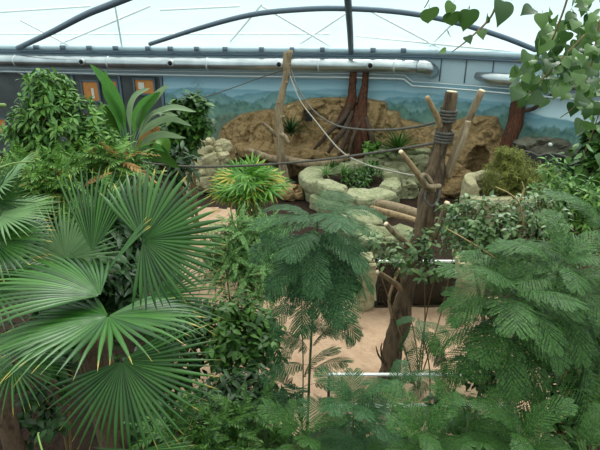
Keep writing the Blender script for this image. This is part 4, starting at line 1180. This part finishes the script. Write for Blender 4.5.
bush('broadleaf_shrub', 'dark shrub filling the gap behind the fan palm trunk', 'shrub', gb(60, 420, 4.6), [blob(50, 350, 4.8, 60, 40, 80), blob(160, 370, 4.9, 34, 40, 60), blob(190, 330, 5.2, 22, 34, 40), blob(60, 270, 5.0, 60, 40, 70)], T_OV, .16, M['bush_dark'], M['twig'], 6, .4, 50, stem_r=.02)

# ------------------------------------------------------------------ shrubs on the right
def arch_twigs(root, paths, Y, r=.012, mat='twig_pale'):
    for pts in paths:
        mb = MB(); tube(mb, [P(x, y, Y + dy) for x, y, dy in pts], [r, r * .8, r * .5], 6, 6); mb.build('bare_twig', M[mat], root)
fb = bush('weeping_fig', 'small-leaved glossy fig shrub with arching bare twigs, right of the climbing trunk', 'shrub', gb(505, 330, 6.2), [blob(500, 232, 6.2, 44, 30, 115), blob(470, 218, 6.2, 32, 24, 60), blob(540, 218, 6.3, 34, 34, 95), blob(475, 245, 6.0, 34, 22, 80), blob(520, 260, 6.0, 40, 26, 90), blob(556, 250, 6.1, 30, 34, 70)], T_OV, .1, M['ficus'], M['twig'], 6, .35, 51, stem_r=.025, twig=.08, upb=.2)
arch_twigs(fb, [[(524, 230, 0), (520, 205, -.2), (510, 194, -.3), (496, 187, -.35)], [(520, 200, -.2), (524, 190, -.2), (522, 182, -.2)], [(520, 280, 0), (495, 258, -.2), (470, 242, -.3), (446, 228, -.2)], [(500, 290, 0), (488, 275, -.1), (470, 252, -.2)], [(590, 300, 0), (592, 270, -.1), (600, 255, -.1)]], 6.0)
bush('weeping_fig', 'sparse small-leaved fig growing around the lower climbing trunk', 'shrub', gb(428, 300, 6.5), [blob(398, 258, 6.4, 26, 14, 22), blob(425, 245, 6.4, 22, 16, 18), blob(436, 268, 6.3, 26, 10, 18), blob(372, 240, 6.5, 14, 12, 10), blob(458, 226, 7.4, 18, 18, 26)], T_OV, .12, M['ficus'], M['twig'], 5, .4, 52, stem_r=.012, twig=.09)
bush('shrub', 'bright green shrub with upright pale shoots at the right, before the mossy planter', 'shrub', gb(565, 260, 7.0), [blob(564, 196, 7.0, 28, 18, 70), blob(585, 215, 6.8, 26, 40, 80), blob(550, 172, 7.0, 10, 10, 8)], T_LAN, .17, M['bush_bright'], M['twig'], 7, .25, 53, stem_r=.02)
bush('shrub', 'dark leafy shrub at the right edge below the hanging heart leaves', 'shrub', gb(600, 230, 9), [blob(590, 175, 9, 26, 26, 60), blob(602, 140, 9, 16, 26, 40)], T_OV, .24, M['bush_mid'], M['twig'], 6, .3, 54, stem_r=.03)
bush('broadleaf_shrub', 'leafy shrub low in the bottom right corner with long narrow leaves', 'shrub', gb(590, 470, 4.4), [blob(580, 400, 4.4, 34, 34, 60), blob(560, 435, 4.0, 40, 20, 45), blob(600, 350, 4.8, 22, 40, 50)], T_LAN, .2, M['bush_mid'], M['twig'], 6, .35, 55, stem_r=.018, extra=(M['brown_leaf'], .05))
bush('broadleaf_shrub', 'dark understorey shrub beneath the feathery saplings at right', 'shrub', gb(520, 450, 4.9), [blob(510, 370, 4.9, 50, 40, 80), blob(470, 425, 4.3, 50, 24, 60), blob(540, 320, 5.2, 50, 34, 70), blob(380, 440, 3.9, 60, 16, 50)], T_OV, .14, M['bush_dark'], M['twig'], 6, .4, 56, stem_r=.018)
# mossy mound in the right planter
mm = P(514, 170, 12.7); rs = mpp(514, 170, 12.7)
bush('moss_mound', 'olive mossy mound of fine foliage in the right planter', 'plant', (rp.x, rp.y, 1.1), [((rp.x + .05, rp.y - .1, 1.65), (.85, .8, .65), 520), ((rp.x + .85, rp.y - .3, 1.55), (.6, .6, .42), 260), ((rp.x - .15, rp.y, 2.2), (.4, .4, .34), 140)], T_NEEDLE, .13, M['moss'], M['twig'], 11, .2, 57, stem_r=.01, twig=.06, shell=.3)

# ------------------------------------------------------------------ spiky plants and planter growth
def on(px, py, Y): p = P(px, py, Y); return p
rosette('spiky_plant', 'dark spiky plant growing on the cliff right of the slim pole', 'plant', on(291, 136, 18.2), 46, .9, T_STRAP, M['bush_dark'], 1, .08, (.25, 1.4))
rosette('spiky_plant', 'large green spiky plant behind the pale slab boulder', 'plant', (P(397, 146, 17.3).x, 17.2, 1.22), 60, 1.0, T_STRAP, M['bush_mid'], 2, .1, (.2, 1.4))
rosette('spiky_plant', 'small grey-green spiky plant in the ring planter, left one', 'plant', (P(326, 170, 16.0).x, 16.0, .71), 26, .5, T_STRAP, M['bush_pale'], 3, .1, (.3, 1.4))
rosette('spiky_plant', 'small grey-green spiky plant in the ring planter, right one of the front pair', 'plant', (P(344, 168, 16.0).x, 16.2, .71), 26, .5, T_STRAP, M['bush_pale'], 4, .1, (.3, 1.4))
rosette('spiky_plant', 'small spiky plant at the back rim of the ring planter', 'plant', (P(333, 152, 17).x, 16.9, .71), 22, .45, T_STRAP, M['bush_mid'], 5, .1, (.3, 1.4))
bush('low_shrub', 'low dark green shrub filling the right half of the ring planter', 'shrub', (P(360, 180, 15.8).x, 15.8, .71), [(P(358, 178, 15.8), (.55, .6, .28), 90), (P(372, 170, 16.0), (.3, .4, .25), 40)], T_LAN, .22, M['bush_mid'], M['twig'], 6, .1, 61, stem_r=.01, twig=.04)
bush('low_shrub', 'bright leafy seedling on the boulder beside the double trunk', 'shrub', (P(371, 152, 17.4).x, 17.4, 1.15), [(P(371, 148, 17.4), (.28, .25, .22), 16)], T_OV, .26, M['bush_bright'], M['twig'], 6, .2, 62, stem_r=.008, twig=.04)

# ------------------------------------------------------------------ heart-leaved branch hanging in from the upper right
def heart_tree():
    rnd = random.Random(77)
    base = Vector((2.4, 2.3, 0)); root = empty('heart_leaved_fig', base, 'heart-leaved tree whose leafy branch hangs in at the upper right', 'tree')
    top = Vector((2.35, 2.35, 6.3)); mb = MB(); tube(mb, [base, Vector((2.45, 2.3, 3)), top], [.12, .1, .07], 10, 6, .08); mb.build('trunk', M['twig'], root)
    brs = [[top, P(640, -20, 2.25), P(600, 20, 2.1), P(560, 60, 2.0), P(530, 92, 1.95), P(515, 100, 1.95)], [top, P(620, -40, 2.1), P(560, -12, 1.9), P(500, -14, 1.8), P(440, -8, 1.75), P(424, 8, 1.75)],
           [P(600, 20, 2.1), P(590, 70, 2.05), P(575, 105, 2.0), P(560, 118, 2.0)], [P(600, 20, 2.1), P(610, 60, 2.2), P(600, 110, 2.2), P(580, 165, 2.3)],
           [P(500, -14, 1.8), P(492, 15, 1.78), P(470, 38, 1.75), P(452, 52, 1.75)], [P(570, -10, 2.0), P(560, 20, 1.95), P(545, 50, 1.95), P(515, 62, 1.95)]]
    tw = MB()
    for i, q in enumerate(brs):
        mb = MB(); tube(mb, q, [.008 if i < 2 else .004, .0035, .0015], 7, 8); mb.build('branch', M['twig'], root)
    # named, individually placed leaves: attachment px, direction px (tip), depth, length px
    L = [(429, 4, 430, 28, 1.75, 27), (452, 8, 453, 33, 1.75, 26), (470, 4, 466, 32, 1.75, 30), (455, 0, 446, 14, 1.75, 20), (503, -4, 503, 25, 1.78, 34), (488, 14, 488, 28, 1.76, 14), (466, 35, 472, 44, 1.75, 13), (447, 33, 455, 36, 1.75, 11), (481, 28, 484, 42, 1.75, 14), (448, 50, 441, 51, 1.75, 11),
         (535, 8, 520, 12, 1.9, 22), (500, -10, 520, -2, 1.8, 24)]
    items = []
    def lf(a, tip, Y, ln, dy=-.12):
        A = P(*a, Y); T = P(*tip, Y + dy); d = (T - A).normalized()
        n = BACK * 1.0 + Vector((rnd.uniform(-.5, .5), 0, rnd.uniform(.2, .9))) 
        items.append((A, frame3(d, n), ln * .9 * mpp(*a, Y)))
    for ax_, ay, tx, ty, Y, ln in L: lf((ax_, ay), (tx, ty), Y, ln, rnd.uniform(-.06, .06))
    regs = [(572, 18, 36, 26, 50), (562, 52, 38, 24, 46), (585, 70, 22, 34, 42), (538, 72, 30, 20, 30), (552, 86, 34, 14, 20), (588, 100, 16, 26, 14), (592, 20, 16, 30, 18), (590, 160, 12, 18, 7), (530, 88, 14, 10, 6)]
    for cx, cy, rx, ry, n in regs:
        for _ in range(n):
            a = rnd.uniform(0, 6.28); r = rnd.random() ** .5; x = cx + rx * r * math.cos(a); y = cy + ry * r * math.sin(a); Y = rnd.uniform(1.8, 2.5)
            an = rnd.gauss(-1.75, .75); lf((x, y), (x + 20 * math.cos(an), y - 20 * math.sin(an)), Y, rnd.uniform(12, 23), rnd.uniform(-.15, .1))
    mb = MB(); scatter(mb, T_HEART, items); mb.build('foliage', M['heart'], root)
heart_tree()
